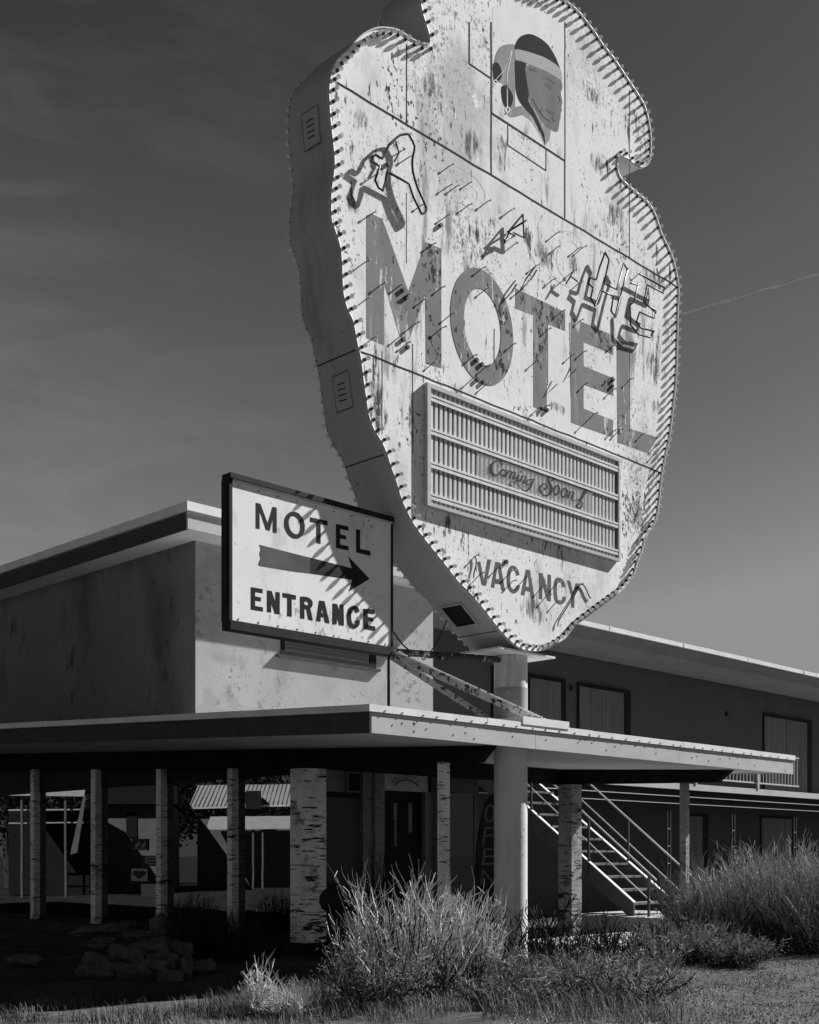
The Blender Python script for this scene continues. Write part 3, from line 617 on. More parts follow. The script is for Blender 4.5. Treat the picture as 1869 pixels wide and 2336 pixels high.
# mural panel
fm = Flat((1050, 40), 3.382, FT - .003)
fm.poly([(249, -80), (806, -80), (806, 1098), (249, 733)]); mural = fm.build('mural_panel', 'patch_white', sign)
seamline(FX((1121, 257), (1288, 366)), .024)
def mlayer(dt, m, polys, name='painted_shape', ribs=()):
    f = Flat((1050, 40), 3.382, FT - dt)
    for p in polys: f.poly(p)
    for p, w_ in ribs: f.rib(p, w_)
    return f.build(name, m, mural)
mlayer(.0036, 'grey2', [sm([(330, 215), (400, 205), (425, 240), (426, 500), (425, 690), (440, 755), (395, 770), (365, 745), (362, 640), (330, 520), (300, 500), (255, 480), (262, 330), (290, 250)], 3),
                       [(425, 690), (470, 680), (540, 650), (600, 740), (660, 830), (702, 875), (690, 940), (655, 990), (600, 880), (540, 790), (480, 752), (435, 765)]], 'drapery')
mlayer(.0044, 'hair', [sm([(425, 245), (430, 195), (460, 150), (510, 127), (560, 130), (620, 160), (680, 210), (730, 290), (765, 370), (770, 400), (720, 345), (640, 300), (560, 275), (500, 255)], 3),
                     sm([(428, 318), (500, 335), (512, 380), (512, 470), (526, 560), (532, 650), (580, 740), (620, 830), (650, 900), (655, 975), (635, 920), (600, 850), (560, 770), (500, 700), (455, 640), (430, 560), (424, 440)], 3)], 'hair')
mlayer(.0052, 'skin', [sm([(503, 375), (560, 375), (660, 415), (740, 460), (784, 495), (788, 545), (778, 575), (784, 620), (790, 655), (782, 690), (787, 712), (777, 735), (776, 770), (768, 800), (757, 870), (742, 880), (700, 862), (660, 830), (625, 780), (590, 720), (540, 645), (526, 560), (512, 470)], 3)], 'face')
mlayer(.0060, 'band', [sm([(425, 248), (500, 256), (600, 288), (700, 335), (760, 380), (782, 420), (785, 482), (740, 458), (660, 412), (560, 372), (470, 335), (427, 322)], 3)], 'headband')
mlayer(.0068, 'mline', [[(652, 505), (680, 498), (712, 540), (700, 556), (672, 532)], [(662, 702), (690, 705), (722, 728), (745, 722), (728, 742), (690, 738)], [(575, 385), (590, 415), (545, 405), (530, 385)]], 'features',
       [(sm([(640, 470), (680, 470), (730, 510)], 3, False), 9), (sm([(760, 600), (772, 640), (755, 660)], 3, False), 6), (sm([(560, 620), (600, 700), (640, 760)], 3, False), 6), (sm([(640, 690), (625, 720), (650, 770), (700, 800)], 3, False), 5), (sm([(725, 745), (712, 775), (735, 800)], 3, False), 5)])
mlayer(.0044, 'grey2', [sm([(405, 225), (370, 260), (310, 330), (270, 370), (290, 250), (340, 210)], 3)], 'feather')
mlayer(.0052, 'hair', [sm([(255, 358), (298, 355), (325, 440), (292, 495), (262, 480)], 3), sm([(318, 540), (355, 525), (398, 575), (410, 625), (390, 690), (362, 702), (328, 645)], 3)], 'feather_tip')
mlayer(.0060, 'patch_white', [], 'feather_quill', [([(400, 250), (345, 400), (275, 480)], 4), ([(400, 260), (362, 450), (366, 700)], 6), ([(273 + 14 * math.cos(a * .5236), 497 + 16 * math.sin(a * .5236)) for a in range(13)], 8), ([(367 + 16 * math.cos(a * .5236), 710 + 20 * math.sin(a * .5236)) for a in range(13)], 9)])
# big painted MOTEL
PX = ((0, 0), 1.0, FT - .003)
def big(polys, ribs=()):
    f = Flat(*PX)
    for p in polys: f.poly(p)
    for p, w_ in ribs: f.rib(p, w_)
    return f.build('painted_letter', 'letter', sign)
big([[(836, 490.7), (849, 487), (873, 500), (932, 664), (972, 551), (1007.5, 567), (1007.5, 840), (971.6, 829), (970, 673), (930, 787), (912, 767), (877, 648), (876, 787), (836, 771)]])
# O as an ellipse ring on the face
sa, sb = s_on_t(1027.5, FT), s_on_t(1171, FT); zc = (zz(609, s_on_t(1088, FT), FT) + zz(881, s_on_t(1112, FT), FT)) / 2; rz = (zz(609, s_on_t(1088, FT), FT) - zz(881, s_on_t(1112, FT), FT)) / 2
sc_, rs = (sa + sb) / 2, (sb - sa) / 2
ov = MB(); n = 56
va = [W(sc_ + rs * math.cos(2 * math.pi * i / n), FT - .004, zc + rz * math.sin(2 * math.pi * i / n)) for i in range(n)]
vb = [W(sc_ + (rs - .24) * math.cos(2 * math.pi * i / n), FT - .004, zc + (rz - .24) * math.sin(2 * math.pi * i / n)) for i in range(n)]
ov.add(va + vb, [(i, (i + 1) % n, n + (i + 1) % n, n + i) for i in range(n)]); ov.build('painted_letter', 'letter', sign)
big([[(1176, 657), (1290, 712), (1290, 755), (1248, 738), (1248, 941), (1217, 928), (1217, 719), (1176, 703)]])
big([[(1303, 723.5), (1400, 765.5), (1400, 809), (1332, 780), (1332, 835), (1400, 862.6), (1400, 903), (1332, 877), (1332, 932), (1399, 958.6), (1399, 998), (1303, 964)]])
big([[(1407, 775.6), (1435, 787), (1435, 976.6), (1500.7, 998), (1479, 1034), (1409, 1009)]])
# VACANCY
def vac(polys, ribs=()):
    f = Flat((1080, 1250), 5.75, FT - .003)
    for p in polys: f.poly(p)
    for p, w_ in ribs: f.rib(p, w_)
    return f.build('painted_letter', 'letter_small', sign)
vac([[(50, 190), (92, 170), (140, 420), (185, 148), (237, 155), (168, 497), (112, 487)]])
vac([[(290, 180), (330, 186), (275, 527), (230, 515)], [(312, 182), (355, 190), (420, 565), (368, 552)], [(295, 405), (358, 412), (366, 480), (280, 465)]])
vac([], [(sm([(585, 360), (570, 300), (525, 252), (480, 285), (462, 400), (475, 520), (530, 575), (580, 540), (592, 490)], 3, False), 46)])
vac([[(690, 283), (725, 288), (672, 627), (622, 612)], [(708, 284), (745, 290), (805, 657), (755, 645)], [(685, 505), (765, 515), (757, 578), (680, 560)]])
vac([[(862, 325), (910, 332), (907, 675), (862, 668)], [(975, 345), (1022, 355), (1018, 703), (972, 690)], [(862, 325), (910, 332), (1018, 703), (970, 690)]])
vac([], [(sm([(1185, 512), (1170, 450), (1120, 408), (1085, 440), (1075, 560), (1090, 680), (1140, 720), (1185, 690), (1192, 640)], 3, False), 46)])
vac([[(1228, 425), (1275, 430), (1308, 580), (1345, 460), (1390, 468), (1330, 620), (1327, 785), (1283, 778), (1285, 620)]])
sp = Flat((1080, 1250), 5.75, FT - .003); sp.poly([(382, 145), (465, 150), (465, 225), (435, 243), (388, 228)]); sp.build('bulb_plate', 'frame_light', sign)
# neon tube remains, held off the face
def P3(org, k, off):
    def f(x, y): 
        a, z = onT(org[0] + x / k, org[1] + y / k, FT - off); return W(a, FT - off, z)
    return f
pz = P3((740, 280), 3.75, .09); p4 = P3((1100, 480), 3.45, .09)
def neon(f, pts, r=.013):
    r *= 1.1
    return MB().tube([f(x, y) for x, y in pts], r, 6).build('neon_tube', 'tube', sign)
neon(pz, sm([(715, 95), (650, 105), (600, 145), (560, 180), (545, 205), (495, 305), (440, 272), (405, 325), (475, 375), (435, 490), (500, 580), (540, 418)], 2, False) )
neon(pz, [(540, 418), (645, 475), (725, 520), (765, 640), (835, 780)])
neon(pz, sm([(835, 780), (875, 735), (800, 560), (762, 430), (753, 320), (773, 200), (720, 95)], 3, False))
neon(pz, [(560, 190), (610, 150), (640, 260), (600, 330)], .01)
neon(p4, [(970, 330), (1000, 390), (960, 575), (1060, 622), (1115, 415), (1145, 470), (1100, 630), (1050, 840), (1015, 790), (1035, 675), (935, 628), (890, 755), (855, 690), (875, 610), (832, 570), (850, 530), (900, 545), (925, 450), (970, 330)], .012)
neon(p4, [(1240, 500), (1442, 610), (1430, 650), (1300, 585), (1272, 720), (1368, 802), (1355, 848), (1240, 800), (1215, 880), (1250, 925), (1355, 950), (1325, 1000), (1230, 975), (1170, 900), (1165, 745), (1195, 720), (1225, 590), (1170, 570)], .012)
neon(p4, [(1310, 610), (1285, 740), (1380, 790)], .008)
neon(p4, [(322, 30), (222, 150), (175, 260), (250, 175), (330, 215), (322, 30)], .011)
neon(p4, [(345, 80), (200, 170), (260, 200), (175, 235)], .012)
neon(p4, [(420, 440), (345, 540), (300, 630), (400, 520), (430, 470)], .009)
neon(p4, [(720, 475), (660, 580), (700, 520), (755, 560)], .009)
neon(p4, [(700, 1230), (640, 1350), (720, 1270), (740, 1250)], .008)
# raised outline of the vanished letters (old paint edges)
def ghost(f0, polys, w_):
    for p in polys: Flat(f0[0], f0[1], FT - .003).rib(p, w_).build('faded_outline', 'ghost', sign)
M['ghost'] = mat('faded_outline_paint', .56, .7, .2, 6, spots=[(.72, .52, .05, 5, (1, 1, 1))])
ghost(((740, 280), 3.75), [sm([(1130, 370), (1230, 420), (1320, 500), (1375, 610), (1360, 700), (1290, 760), (1200, 700), (1110, 660)], 3, False), [(1110, 480), (1060, 620), (1000, 780)], sm([(1160, 480), (1250, 530), (1310, 600), (1290, 680), (1230, 700)], 3, False)], 7)
ghost(((1100, 480), 3.45), [sm([(800, 300), (740, 190), (640, 160), (550, 200), (520, 330), (530, 470), (600, 560), (680, 600)], 3, False), sm([(760, 300), (700, 240), (630, 260), (590, 350), (600, 460), (660, 540)], 3, False), [(330, 215), (380, 330), (430, 440)]], 6)
# tube supports
rods = [((740, 280), 3.75, [(410, 775), (360, 1185), (495, 1380), (365, 1505), (650, 1390), (715, 1470), (850, 1515), (925, 1040), (1005, 1410), (1090, 1635), (1350, 1245), (1385, 1420), (1080, 365), (1065, 540), (1130, 545), (1240, 515), (1395, 675), (1235, 705), (1050, 795), (1600, 745), (1625, 1040), (660, 240), (730, 290), (415, 460), (840, 700)]),
        ((1100, 480), 3.45, [(215, 5), (585, 180), (590, 290), (755, 300), (795, 290), (425, 435), (300, 630), (555, 545), (625, 560), (720, 475), (765, 570), (625, 795), (775, 865), (520, 935), (240, 1055), (425, 1185), (795, 1115), (710, 1135), (1030, 1065), (1120, 1040), (1005, 1320), (820, 1360), (1030, 1410), (1165, 1330), (450, 1550), (510, 1540), (885, 1600), (800, 1680), (1230, 500)]),
        ((660, 600), 3.45, [(660, 590), (930, 630), (995, 475), (1205, 510), (1135, 785), (1450, 730), (1555, 810), (1455, 900), (1550, 955), (870, 580)]),
        ((940, 840), 2.782, [(1275, 400), (1320, 390), (1460, 420), (1550, 490), (1535, 550), (405, 1190), (440, 1300), (545, 1265), (635, 1285), (640, 1350), (725, 1325), (830, 1385), (925, 1360), (860, 1440), (920, 1480), (1070, 1370)])]
for org, k, ps in rods:
    for x, y in ps:
        a, z = onT(org[0] + x / k, org[1] + y / k, FT); h = random.uniform(.052, .072)
        MB().tube([W(a, FT - .001, z), W(a, FT - h * .8, z), W(a, FT - h * .82, z), W(a, FT - h, z)], [.007, .007, .014, .014], 6, smooth=False).build('tube_support', 'rod', sign)
for org, k, x, y in (((660, 600), 3.45, 890, 215), ((660, 600), 3.45, 915, 275), ((660, 600), 3.45, 890, 605), ((660, 600), 3.45, 925, 665), ((660, 600), 3.45, 1470, 765), ((660, 600), 3.45, 1510, 800), ((660, 600), 3.45, 1475, 920), ((660, 600), 3.45, 1520, 940), ((1100, 480), 3.45, 1025, 1335), ((1100, 480), 3.45, 1020, 1385), ((1100, 480), 3.45, 470, 1560), ((1100, 480), 3.45, 505, 1575), ((740, 280), 3.75, 540, 355), ((740, 280), 3.75, 990, 880), ((1080, 1250), 5.75, 420, 185)):
    a, z = onT(org[0] + x / k, org[1] + y / k, FT); MB().tube([W(a, FT - .004, z), W(a, FT - .03, z)], .026, 10).build('tube_socket', 'socket', sign)
wz = P3((1080, 1250), 5.75, .02)
MB().tube([wz(*p) for p in sm([(20, 110), (38, 150), (35, 230), (10, 330), (5, 390)], 3, False)], .008, 6).tube([wz(*p) for p in sm([(1400, 470), (1460, 500), (1500, 590), (1525, 640), (1545, 662)], 3, False)], .008, 6).tube([wz(*p) for p in sm([(1400, 480), (1330, 620), (1240, 760), (1180, 860), (1120, 960), (1110, 1030)], 3, False)], .008, 6).build('loose_wire', 'black', sign)
# bulbs along the edge
per = [0]
for i in range(nO): per.append(per[-1] + math.hypot(out_sz[(i + 1) % nO][0] - out_sz[i][0], out_sz[(i + 1) % nO][1] - out_sz[i][1]))
PITCH = .132; nb = int(per[-1] / PITCH); bl = []; j = 0
for b in range(nb):
    d = b * per[-1] / nb
    while per[j + 1] < d: j += 1
    u = (d - per[j]) / (per[j + 1] - per[j]); a, c = out_sz[j], out_sz[(j + 1) % nO]; nx, nz_ = nrm(j)
    bl.append((a[0] + (c[0] - a[0]) * u - nx * .055, a[1] + (c[1] - a[1]) * u - nz_ * .055))
def bulb_parts(s, z, t, sg, socket, glass):
    p = lambda d: W(s, t + sg * d, z)
    socket.tube([p(.001), p(.026), p(.028), p(.036)], [.019, .019, .015, .015], 8)
    glass.tube([p(.037), p(.048), p(.064), p(.082), p(.096), p(.104)], [.012, .019, .026, .025, .016, .004], 8, cap=False)
vis = [b for b in bl if zz(20, b[0], FT) > b[1]]
vis.sort(key=lambda b: (P0.y + U.y * b[0]))
first = vis[:100]; rest = [b for b in bl if b not in first]
for s, z in first:
    a, b = MB(), MB(); bulb_parts(s, z, FT, -1, a, b)
    o = b.build('light_bulb', 'bulb', sign); a.build('socket', 'socket', o)
a, b = MB(), MB()
for s, z in rest: bulb_parts(s, z, FT, -1, a, b)
for s, z in bl: bulb_parts(s, z, BT, 1, a, b)
a.build('sockets', 'socket', sign, kind='stuff'); b.build('light_bulbs', 'bulb', sign, kind='stuff')
# side band details: louvre plates, seams, access hole
def edge_at(py):   # left-hand front edge at a given photo height
    best = None
    for i in range(nO):
        s, z = out_sz[i]
        if s < 0 and z < 12.2 and s < .3:
            d = abs(zz(py, s, FT) - z)
            if best is None or d < best[0]: best = (d, i)
    return best[1]
def side_pt(i, frac, lift=.004):
    s, z = out_sz[i % nO]; nx, nz_ = nrm(i); return W(s + nx * lift, FT + (BT - FT) * frac, z + nz_ * lift)
def side_line(i, f0, f1, w_=1, lift=.004):
    mb = MB(); a, b = side_pt(i, f0, lift), side_pt(i, f1, lift); t_ = (side_pt(i + 1, f0, lift) - side_pt(i - 1, f0, lift)).normalized() * .005 * w_
    return mb.add([a - t_, b - t_, b + t_, a + t_], [(0, 1, 2, 3)])
for py in (792, 1040, 1437): side_line(edge_at(py), .02, .98, 1.3).build('side_seam', 'seam', sign)
for py, f0, f1 in ((270, .25, .62), (880, .3, .68)):
    i = edge_at(py); s, z = out_sz[i]; nx, nz_ = nrm(i); tx, tz = (nz_, -nx)
    if tz < 0: tx, tz = -tx, -tz
    q = lambda f, h, l=.006: W(s + nx * l + tx * h, FT + .7 * f, z + nz_ * l + tz * h)
    v = MB().add([q(f0, -.2), q(f1, -.2), q(f1, .2), q(f0, .2), q(f0, -.2, .012), q(f1, -.2, .012), q(f1, .2, .012), q(f0, .2, .012)], [(0, 3, 2, 1), (4, 5, 6, 7), (0, 1, 5, 4), (1, 2, 6, 5), (2, 3, 7, 6), (3, 0, 4, 7)]).build('louvre_plate', 'sign_side', sign)
    sv = MB()
    for h in (-.10, -.04, .02, .08): sv.add([q(f0 + .1, h, .014), q(f1 - .1, h + .006, .014), q(f1 - .1, h + .02, .014), q(f0 + .1, h + .014, .014)], [(0, 1, 2, 3)])
    sv.add([q(f0, -.2, .014), q(f1, -.2, .014), q(f1, -.192, .014), q(f0, -.192, .014)], [(0, 1, 2, 3)]); sv.add([q(f0, .192, .014), q(f1, .192, .014), q(f1, .2, .014), q(f0, .2, .014)], [(0, 1, 2, 3)]); sv.add([q(f1 - .008, -.2, .014), q(f1, -.2, .014), q(f1, .2, .014), q(f1 - .008, .2, .014)], [(0, 1, 2, 3)])
    sv.build('slots', 'seam', v)
rv = MB()
for k in range(0, nO, 3):
    if out_sz[k][0] > .4 or out_sz[k][1] > 12.0: continue
    for f in (.035, .965):
        p = side_pt(k, f, .002); nv = (side_pt(k, f, .01) - p); rv.tube([p, p + nv], .007, 6)
rv.build('rivets', 'socket', sign, kind='stuff')
i = edge_at(1392); s, z = out_sz[i]; nx, nz_ = nrm(i); tx, tz = (nz_, -nx)
if tz < 0: tx, tz = -tx, -tz
q = lambda f, h, l=.006: W(s + nx * l + tx * h, FT + .7 * f, z + nz_ * l + tz * h)
MB().add([q(.36, -.18, .006), q(.84, -.18, .006), q(.84, .18, .006), q(.36, .18, .006)], [(0, 1, 2, 3)]).build('access_hole', 'script', sign)
hf = MB()
for f0, f1, h0, h1 in ((.33, .87, -.2, -.175), (.33, .87, .175, .2), (.33, .365, -.174, .174), (.835, .87, -.174, .174)):
    hf.add([q(f0, h0, .001), q(f1, h0, .001), q(f1, h1, .001), q(f0, h1, .001), q(f0, h0, .02), q(f1, h0, .02), q(f1, h1, .02), q(f0, h1, .02)], [(0, 3, 2, 1), (4, 5, 6, 7), (0, 1, 5, 4), (1, 2, 6, 5), (2, 3, 7, 6), (3, 0, 4, 7)])
hf.build('hole_frame', 'sign_side', sign)
# reader board
DP = .062; BF = FT - DP
b0, zt0 = onT(976, 872, BF); b1, zt1 = onT(1416, 1045, BF); _, zb0 = onT(976, 1151, BF); _, zb1 = onT(1416, 1282, BF)
zt_ = (zt0 + zt1) / 2; zb_ = (zb0 + zb1) / 2
board = box('reader_board', 'board_back', sign, b0 + .03, b1 - .03, FT - .02, FT - .004, zb_ + .03, zt_ - .03)
MB().box(b0, b1, BF, FT - .004, zt_ - .05, zt_).box(b0, b1, BF, FT - .004, zb_, zb_ + .04).box(b0, b0 + .055, BF, FT - .004, zb_ + .041, zt_ - .051).box(b1 - .04, b1, BF, FT - .004, zb_ + .041, zt_ - .051).build('board_frame', 'frame_light', board)
nr = 46; pitch = (b1 - b0 - .13) / nr; rb = MB()
for k in range(nr):
    a = b0 + .07 + k * pitch
    rb.hex8([(a, FT - .021, zb_ + .045), (a + pitch * .62, FT - .021, zb_ + .045), (a + pitch * .62, FT - .0205, zb_ + .045), (a, FT - .0205, zb_ + .045), (a, FT - .021, zt_ - .055), (a + pitch * .62, FT - .021, zt_ - .055), (a + pitch * .62, FT - .0205, zt_ - .055), (a, FT - .0205, zt_ - .055)])
    rb.box(a + .004, a + pitch * .55, FT - .040, FT - .0215, zb_ + .045, zt_ - .055)
rb.build('ribs', 'rib', board)
for yl, yr in ((906.5, 1068), (982, 1133), (1057.5, 1197.6), (1133, 1257)):
    z = (zz(yl, s_on_t(990, BF), BF) + zz(yr, s_on_t(1408, BF), BF)) / 2
    o = MB().box(b0 + .057, b1 - .042, BF + .004, BF + .024, z - .045, z - .012).build('letter_track', 'rail', board)
    MB().box(b0 + .057, b1 - .042, BF + .002, BF + .024, z + .004, z + .03).build('track_lip', 'rail', o)
zA = (zz(982, s_on_t(990, BF), BF) + zz(1133, s_on_t(1408, BF), BF)) / 2 - .05; zBq = (zz(1057.5, s_on_t(990, BF), BF) + zz(1197.6, s_on_t(1408, BF), BF)) / 2 + .033
MB().box(s_on_t(1091, BF), s_on_t(1353, BF), BF + .012, BF + .014, zBq, zA).build('clear_panel', M['clear'], board)
fc = Flat((1090, 1020), 6.389, BF + .010, .0001)
def stroke(p, w_): fc.rib(sm(p, 4, False), [max(9, 1.45 * w_[min(int(i / 4), len(w_) - 1)]) for i in range((len(p) - 1) * 4 + 1)] if isinstance(w_, list) else w_ * 1.4)
stroke([(365, 250), (340, 245), (332, 205), (290, 203), (235, 220), (198, 265), (188, 325), (212, 385), (262, 410), (315, 398)], [22, 20, 8, 12, 20, 34, 36, 28, 14, 8])
stroke([(350, 178), (325, 212)], 9)
circ = lambda cx, cy, rx, ry, n=14: [(cx + rx * math.cos(2 * math.pi * i / n) + .25 * ry * -math.sin(2 * math.pi * i / n), cy + ry * math.sin(2 * math.pi * i / n) + .2 * rx * math.cos(2 * math.pi * i / n)) for i in range(n + 1)]
fc.rib(circ(368, 375, 42, 42), 24)
stroke([(410, 345), (448, 345), (425, 400), (405, 437)], [7, 14, 16, 14]); stroke([(430, 400), (470, 352), (500, 362), (480, 420), (462, 455)], [7, 9, 16, 16]); stroke([(480, 420), (520, 365), (550, 378), (528, 430), (515, 468), (545, 455)], [7, 9, 16, 16, 10])
stroke([(545, 455), (600, 400), (580, 455), (568, 495), (600, 480)], [6, 16, 18, 16]); fc.rib(circ(627, 360, 8, 8, 8), 14)
stroke([(620, 430), (652, 425), (632, 470), (615, 507)], [7, 14, 16]); stroke([(632, 470), (680, 420), (702, 440), (682, 490), (668, 522), (700, 505)], [7, 9, 16, 16, 8])
stroke([(812, 472), (760, 472), (712, 500), (712, 535), (745, 540), (790, 500)], [9, 9, 16, 16, 9]); stroke([(815, 462), (795, 520), (770, 580), (725, 630), (665, 628), (605, 570), (545, 515), (490, 508), (460, 540), (475, 570), (500, 555)], [16, 18, 16, 10, 6, 6, 7, 8, 10, 12])
stroke([(1080, 487), (1105, 468), (1095, 430), (1060, 420), (1030, 450), (1038, 512), (1070, 575), (1075, 635), (1040, 690), (985, 706), (930, 672), (906, 605), (930, 552), (978, 538), (1010, 578), (992, 607), (965, 595)], [14, 12, 9, 12, 18, 28, 30, 24, 14, 12, 18, 20, 12, 10, 14, 16])
fc.rib(circ(1150, 627, 38, 66), 24); fc.rib(circ(1262, 665, 40, 62), 24)
stroke([(1310, 655), (1345, 650), (1325, 705), (1310, 752)], [7, 15, 18]); stroke([(1325, 705), (1370, 652), (1400, 668), (1380, 730), (1375, 775), (1420, 775), (1470, 765), (1518, 800), (1522, 855), (1490, 890), (1452, 868), (1462, 825), (1490, 830)], [7, 9, 18, 16, 8, 6, 6, 9, 12, 12, 16, 16])
stroke([(1590, 615), (1545, 690), (1490, 790)], [34, 22, 10])
fc.build('script_lettering', 'script', board)
# pole
pl = MB().tube([W(0, 0, -.1), W(0, 0, 3.15)], .218, 40).build('lower_pole', 'pole', sign)
MB().tube([W(0, 0, 3.15), W(0, 0, 4.3)], .218, 40).build('upper_pole', 'pole', sign)
MB().tube([W(0, 0, 3.2), W(0, 0, 3.5 + .18), ], .2215, 40, cap=False).build('dirt_band', mat('dirty_pole_band', .30, .8, .2, 3, spots=[(.5, .6, .1, 4, (1, 1, 1))]), sign)
MB().box(-.33, .62, -.48, .3, 3.16, 3.26).build('roof_flashing', 'coping', sign)
zq = out_sz[min(range(nO), key=lambda k: out_sz[k][1])][1]
MB().box(-.62, .52, -.33, .33, zq - .035, zq - .012).build('bottom_plate', 'coping', sign)

# ================================================================== ENTRANCE SIGN
ET = -.115
ent = empty('entrance_sign', W(-2.35, 0, 3.2), 'white MOTEL ENTRANCE sign with right pointing arrow in a black frame', 'sign')
e0, za = onT(526, 1083, ET); e1, zc_ = onT(893, 1190, ET); _, zb_a = onT(526, 1423, ET); _, zb_b = onT(893, 1478, ET)
zT = (za + zc_) / 2; zBm = (zb_a + zb_b) / 2
pan = box('sign_panel', 'sign_white', ent, e0 + .02, e1 - .01, ET, ET + .02, zBm + .02, zT - .02)
frm = MB().box(e0 - .02, e1 + .02, ET - .03, ET + .12, zT - .02, zT + .035).box(e0 - .02, e1 + .02, ET - .03, ET + .12, zBm - .075, zBm + .018).box(e0 - .02, e0 + .018, ET - .01, ET + .13, zBm + .019, zT - .021).box(e1 - .008, e1 + .02, ET - .012, ET + .11, zBm + .019, zT - .021)
frm.build('frame', 'black', ent)
MB().box(e0 + .02, e1, ET - .02, ET - .002, zT - .045, zT - .024).build('top_light_tube', 'pipe_white', ent)
MB().box(e0 - .035, e0 - .02, ET + .02, ET + .09, zBm + .2, zT - .1).build('side_channel', 'black', ent)
def es(polys, ribs, m, name='lettering'):
    f = Flat((480, 1060), 3.594, ET - .003)
    for p in polys: f.poly(p)
    for p, w_ in ribs: f.rib(p, w_)
    return f.build(name, m, ent)
es([[(372, 312), (405, 318), (405, 528), (372, 523)], [(512, 345), (545, 352), (545, 562), (512, 555)], [(382, 313), (412, 322), (486, 520), (458, 540)], [(510, 345), (538, 350), (486, 545), (456, 530)],
    [(818, 430), (962, 462), (962, 500), (818, 468)], [(870, 476), (905, 484), (905, 650), (870, 642)],
    [(1030, 485), (1065, 492), (1065, 690), (1030, 682)], [(1030, 485), (1133, 507), (1133, 543), (1030, 520)], [(1060, 571), (1112, 582), (1112, 615), (1060, 604)], [(1030, 648), (1133, 668), (1133, 704), (1030, 683)],
    [(1195, 527), (1228, 535), (1228, 725), (1195, 718)], [(1195, 683), (1312, 708), (1312, 748), (1195, 720)]],
   [([(691 + 67 * math.cos(a * .2618), 495 + 92 * math.sin(a * .2618) + 18 * math.cos(a * .2618)) for a in range(25)], 36)], 'paint_black')
es([[(332, 1003), (368, 1010), (368, 1190), (332, 1185)], [(332, 1003), (430, 1020), (430, 1055), (332, 1038)], [(366, 1080), (415, 1088), (415, 1122), (366, 1114)], [(332, 1152), (432, 1170), (432, 1205), (332, 1187)],
    [(465, 1030), (500, 1036), (500, 1212), (465, 1207)], [(535, 1042), (570, 1048), (570, 1228), (535, 1222)], [(465, 1030), (503, 1036), (570, 1228), (530, 1222)],
    [(593, 1050), (703, 1072), (703, 1108), (593, 1086)], [(632, 1090), (668, 1097), (668, 1247), (632, 1240)],
    [(737, 1080), (772, 1086), (772, 1265), (737, 1258)], [(785, 1170), (818, 1170), (842, 1278), (805, 1270)],
    [(893, 1113), (922, 1118), (903, 1287), (868, 1280)], [(905, 1115), (937, 1120), (978, 1300), (942, 1294)], [(893, 1215), (957, 1222), (960, 1252), (890, 1246)],
    [(1003, 1137), (1037, 1143), (1037, 1310), (1003, 1303)], [(1062, 1146), (1092, 1150), (1097, 1320), (1062, 1314)], [(1003, 1137), (1040, 1143), (1097, 1320), (1058, 1313)],
    [(1255, 1180), (1290, 1186), (1292, 1345), (1257, 1340)], [(1255, 1180), (1345, 1190), (1347, 1225), (1255, 1212)], [(1288, 1248), (1335, 1255), (1336, 1285), (1288, 1280)], [(1257, 1310), (1352, 1328), (1352, 1362), (1257, 1343)]],
   [(sm([(750, 1096), (800, 1105), (824, 1135), (808, 1168), (760, 1160)], 3, False), 32), (sm([(1208, 1210), (1198, 1182), (1170, 1172), (1145, 1195), (1138, 1260), (1152, 1312), (1180, 1328), (1205, 1310), (1210, 1278)], 3, False), 33)], 'paint_black')
ar = es([[(400, 655), (430, 663), (760, 748), (820, 762), (820, 893), (700, 880), (400, 830), (392, 815), (410, 770), (402, 730), (412, 690)]], [], 'arrow', 'arrow_shaft')
es([[(820, 762), (1160, 850), (1130, 750), (1308, 937), (1137, 1040), (1163, 945), (820, 893)]], [], 'arrow_head', 'arrow_head')
sw_ = MB()
for k in range(9):
    q = e0 + .1 + k * (e1 - e0 - .2) / 8
    for z in (zT - .075, zBm + .045): MB().tube([W(q, ET - .001, z), W(q, ET - .004, z)], .009, 8).build('screw', 'socket', ent)
# upright, cables and struts
su = e1 + .005
MB().tube([W(su, ET + .05, cz(ET) + .26), W(su, ET + .05, zBm - .076)], .017, 8).build('upright_rod', 'black', ent)
MB().tube([W(su, ET + .05, zBm - .02), W(-.2, .02, zz(1508, 0, 0))], .042, 10).build('pipe_arm', 'rust', ent)
MB().tube([W(-1.45, ET + .03, zBm + .02), W(-1.33, ET + .03, zBm + .03)], .055, 10).build('pipe_coupling', 'rust', ent)
def angle(a, b, w_=.075):
    d = (b - a).normalized(); x = d.cross(ZV).normalized(); y = x.cross(d).normalized()
    return MB().pbox(a, b - a, x * w_, y * .012).pbox(a - y * w_, b - a, x * .012, y * (w_ - .001))
angle(W(su - .02, ET - .03, zBm - .04), W(.28, -.30, 3.27)).build('angle_brace', 'peel', ent)
angle(W(su - .02, ET + .06, zBm - .04), W(-.12, .18, 3.24), .05).build('angle_brace', 'peel', ent)
cab = MB().tube([W(*p) for p in sm([(su + .02, 0, zBm + .35), (-1.95, 0, zBm + .08), (-1.6, 0, zBm - .0), (-1.4, 0, zBm + .03)], 6, False)], .009, 6)
cab.build('power_cable', 'black', ent)
hs, hz = out_sz[edge_at(1392)]
MB().tube([W(*p) for p in sm([(hs - .25, .05, hz - .1), (hs - .35, .1, hz - .35), (hs - .6, .1, hz - .62), (hs - .7, .05, zBm + .05)], 6, False)], .007, 6).build('hanging_cable', 'black', ent)

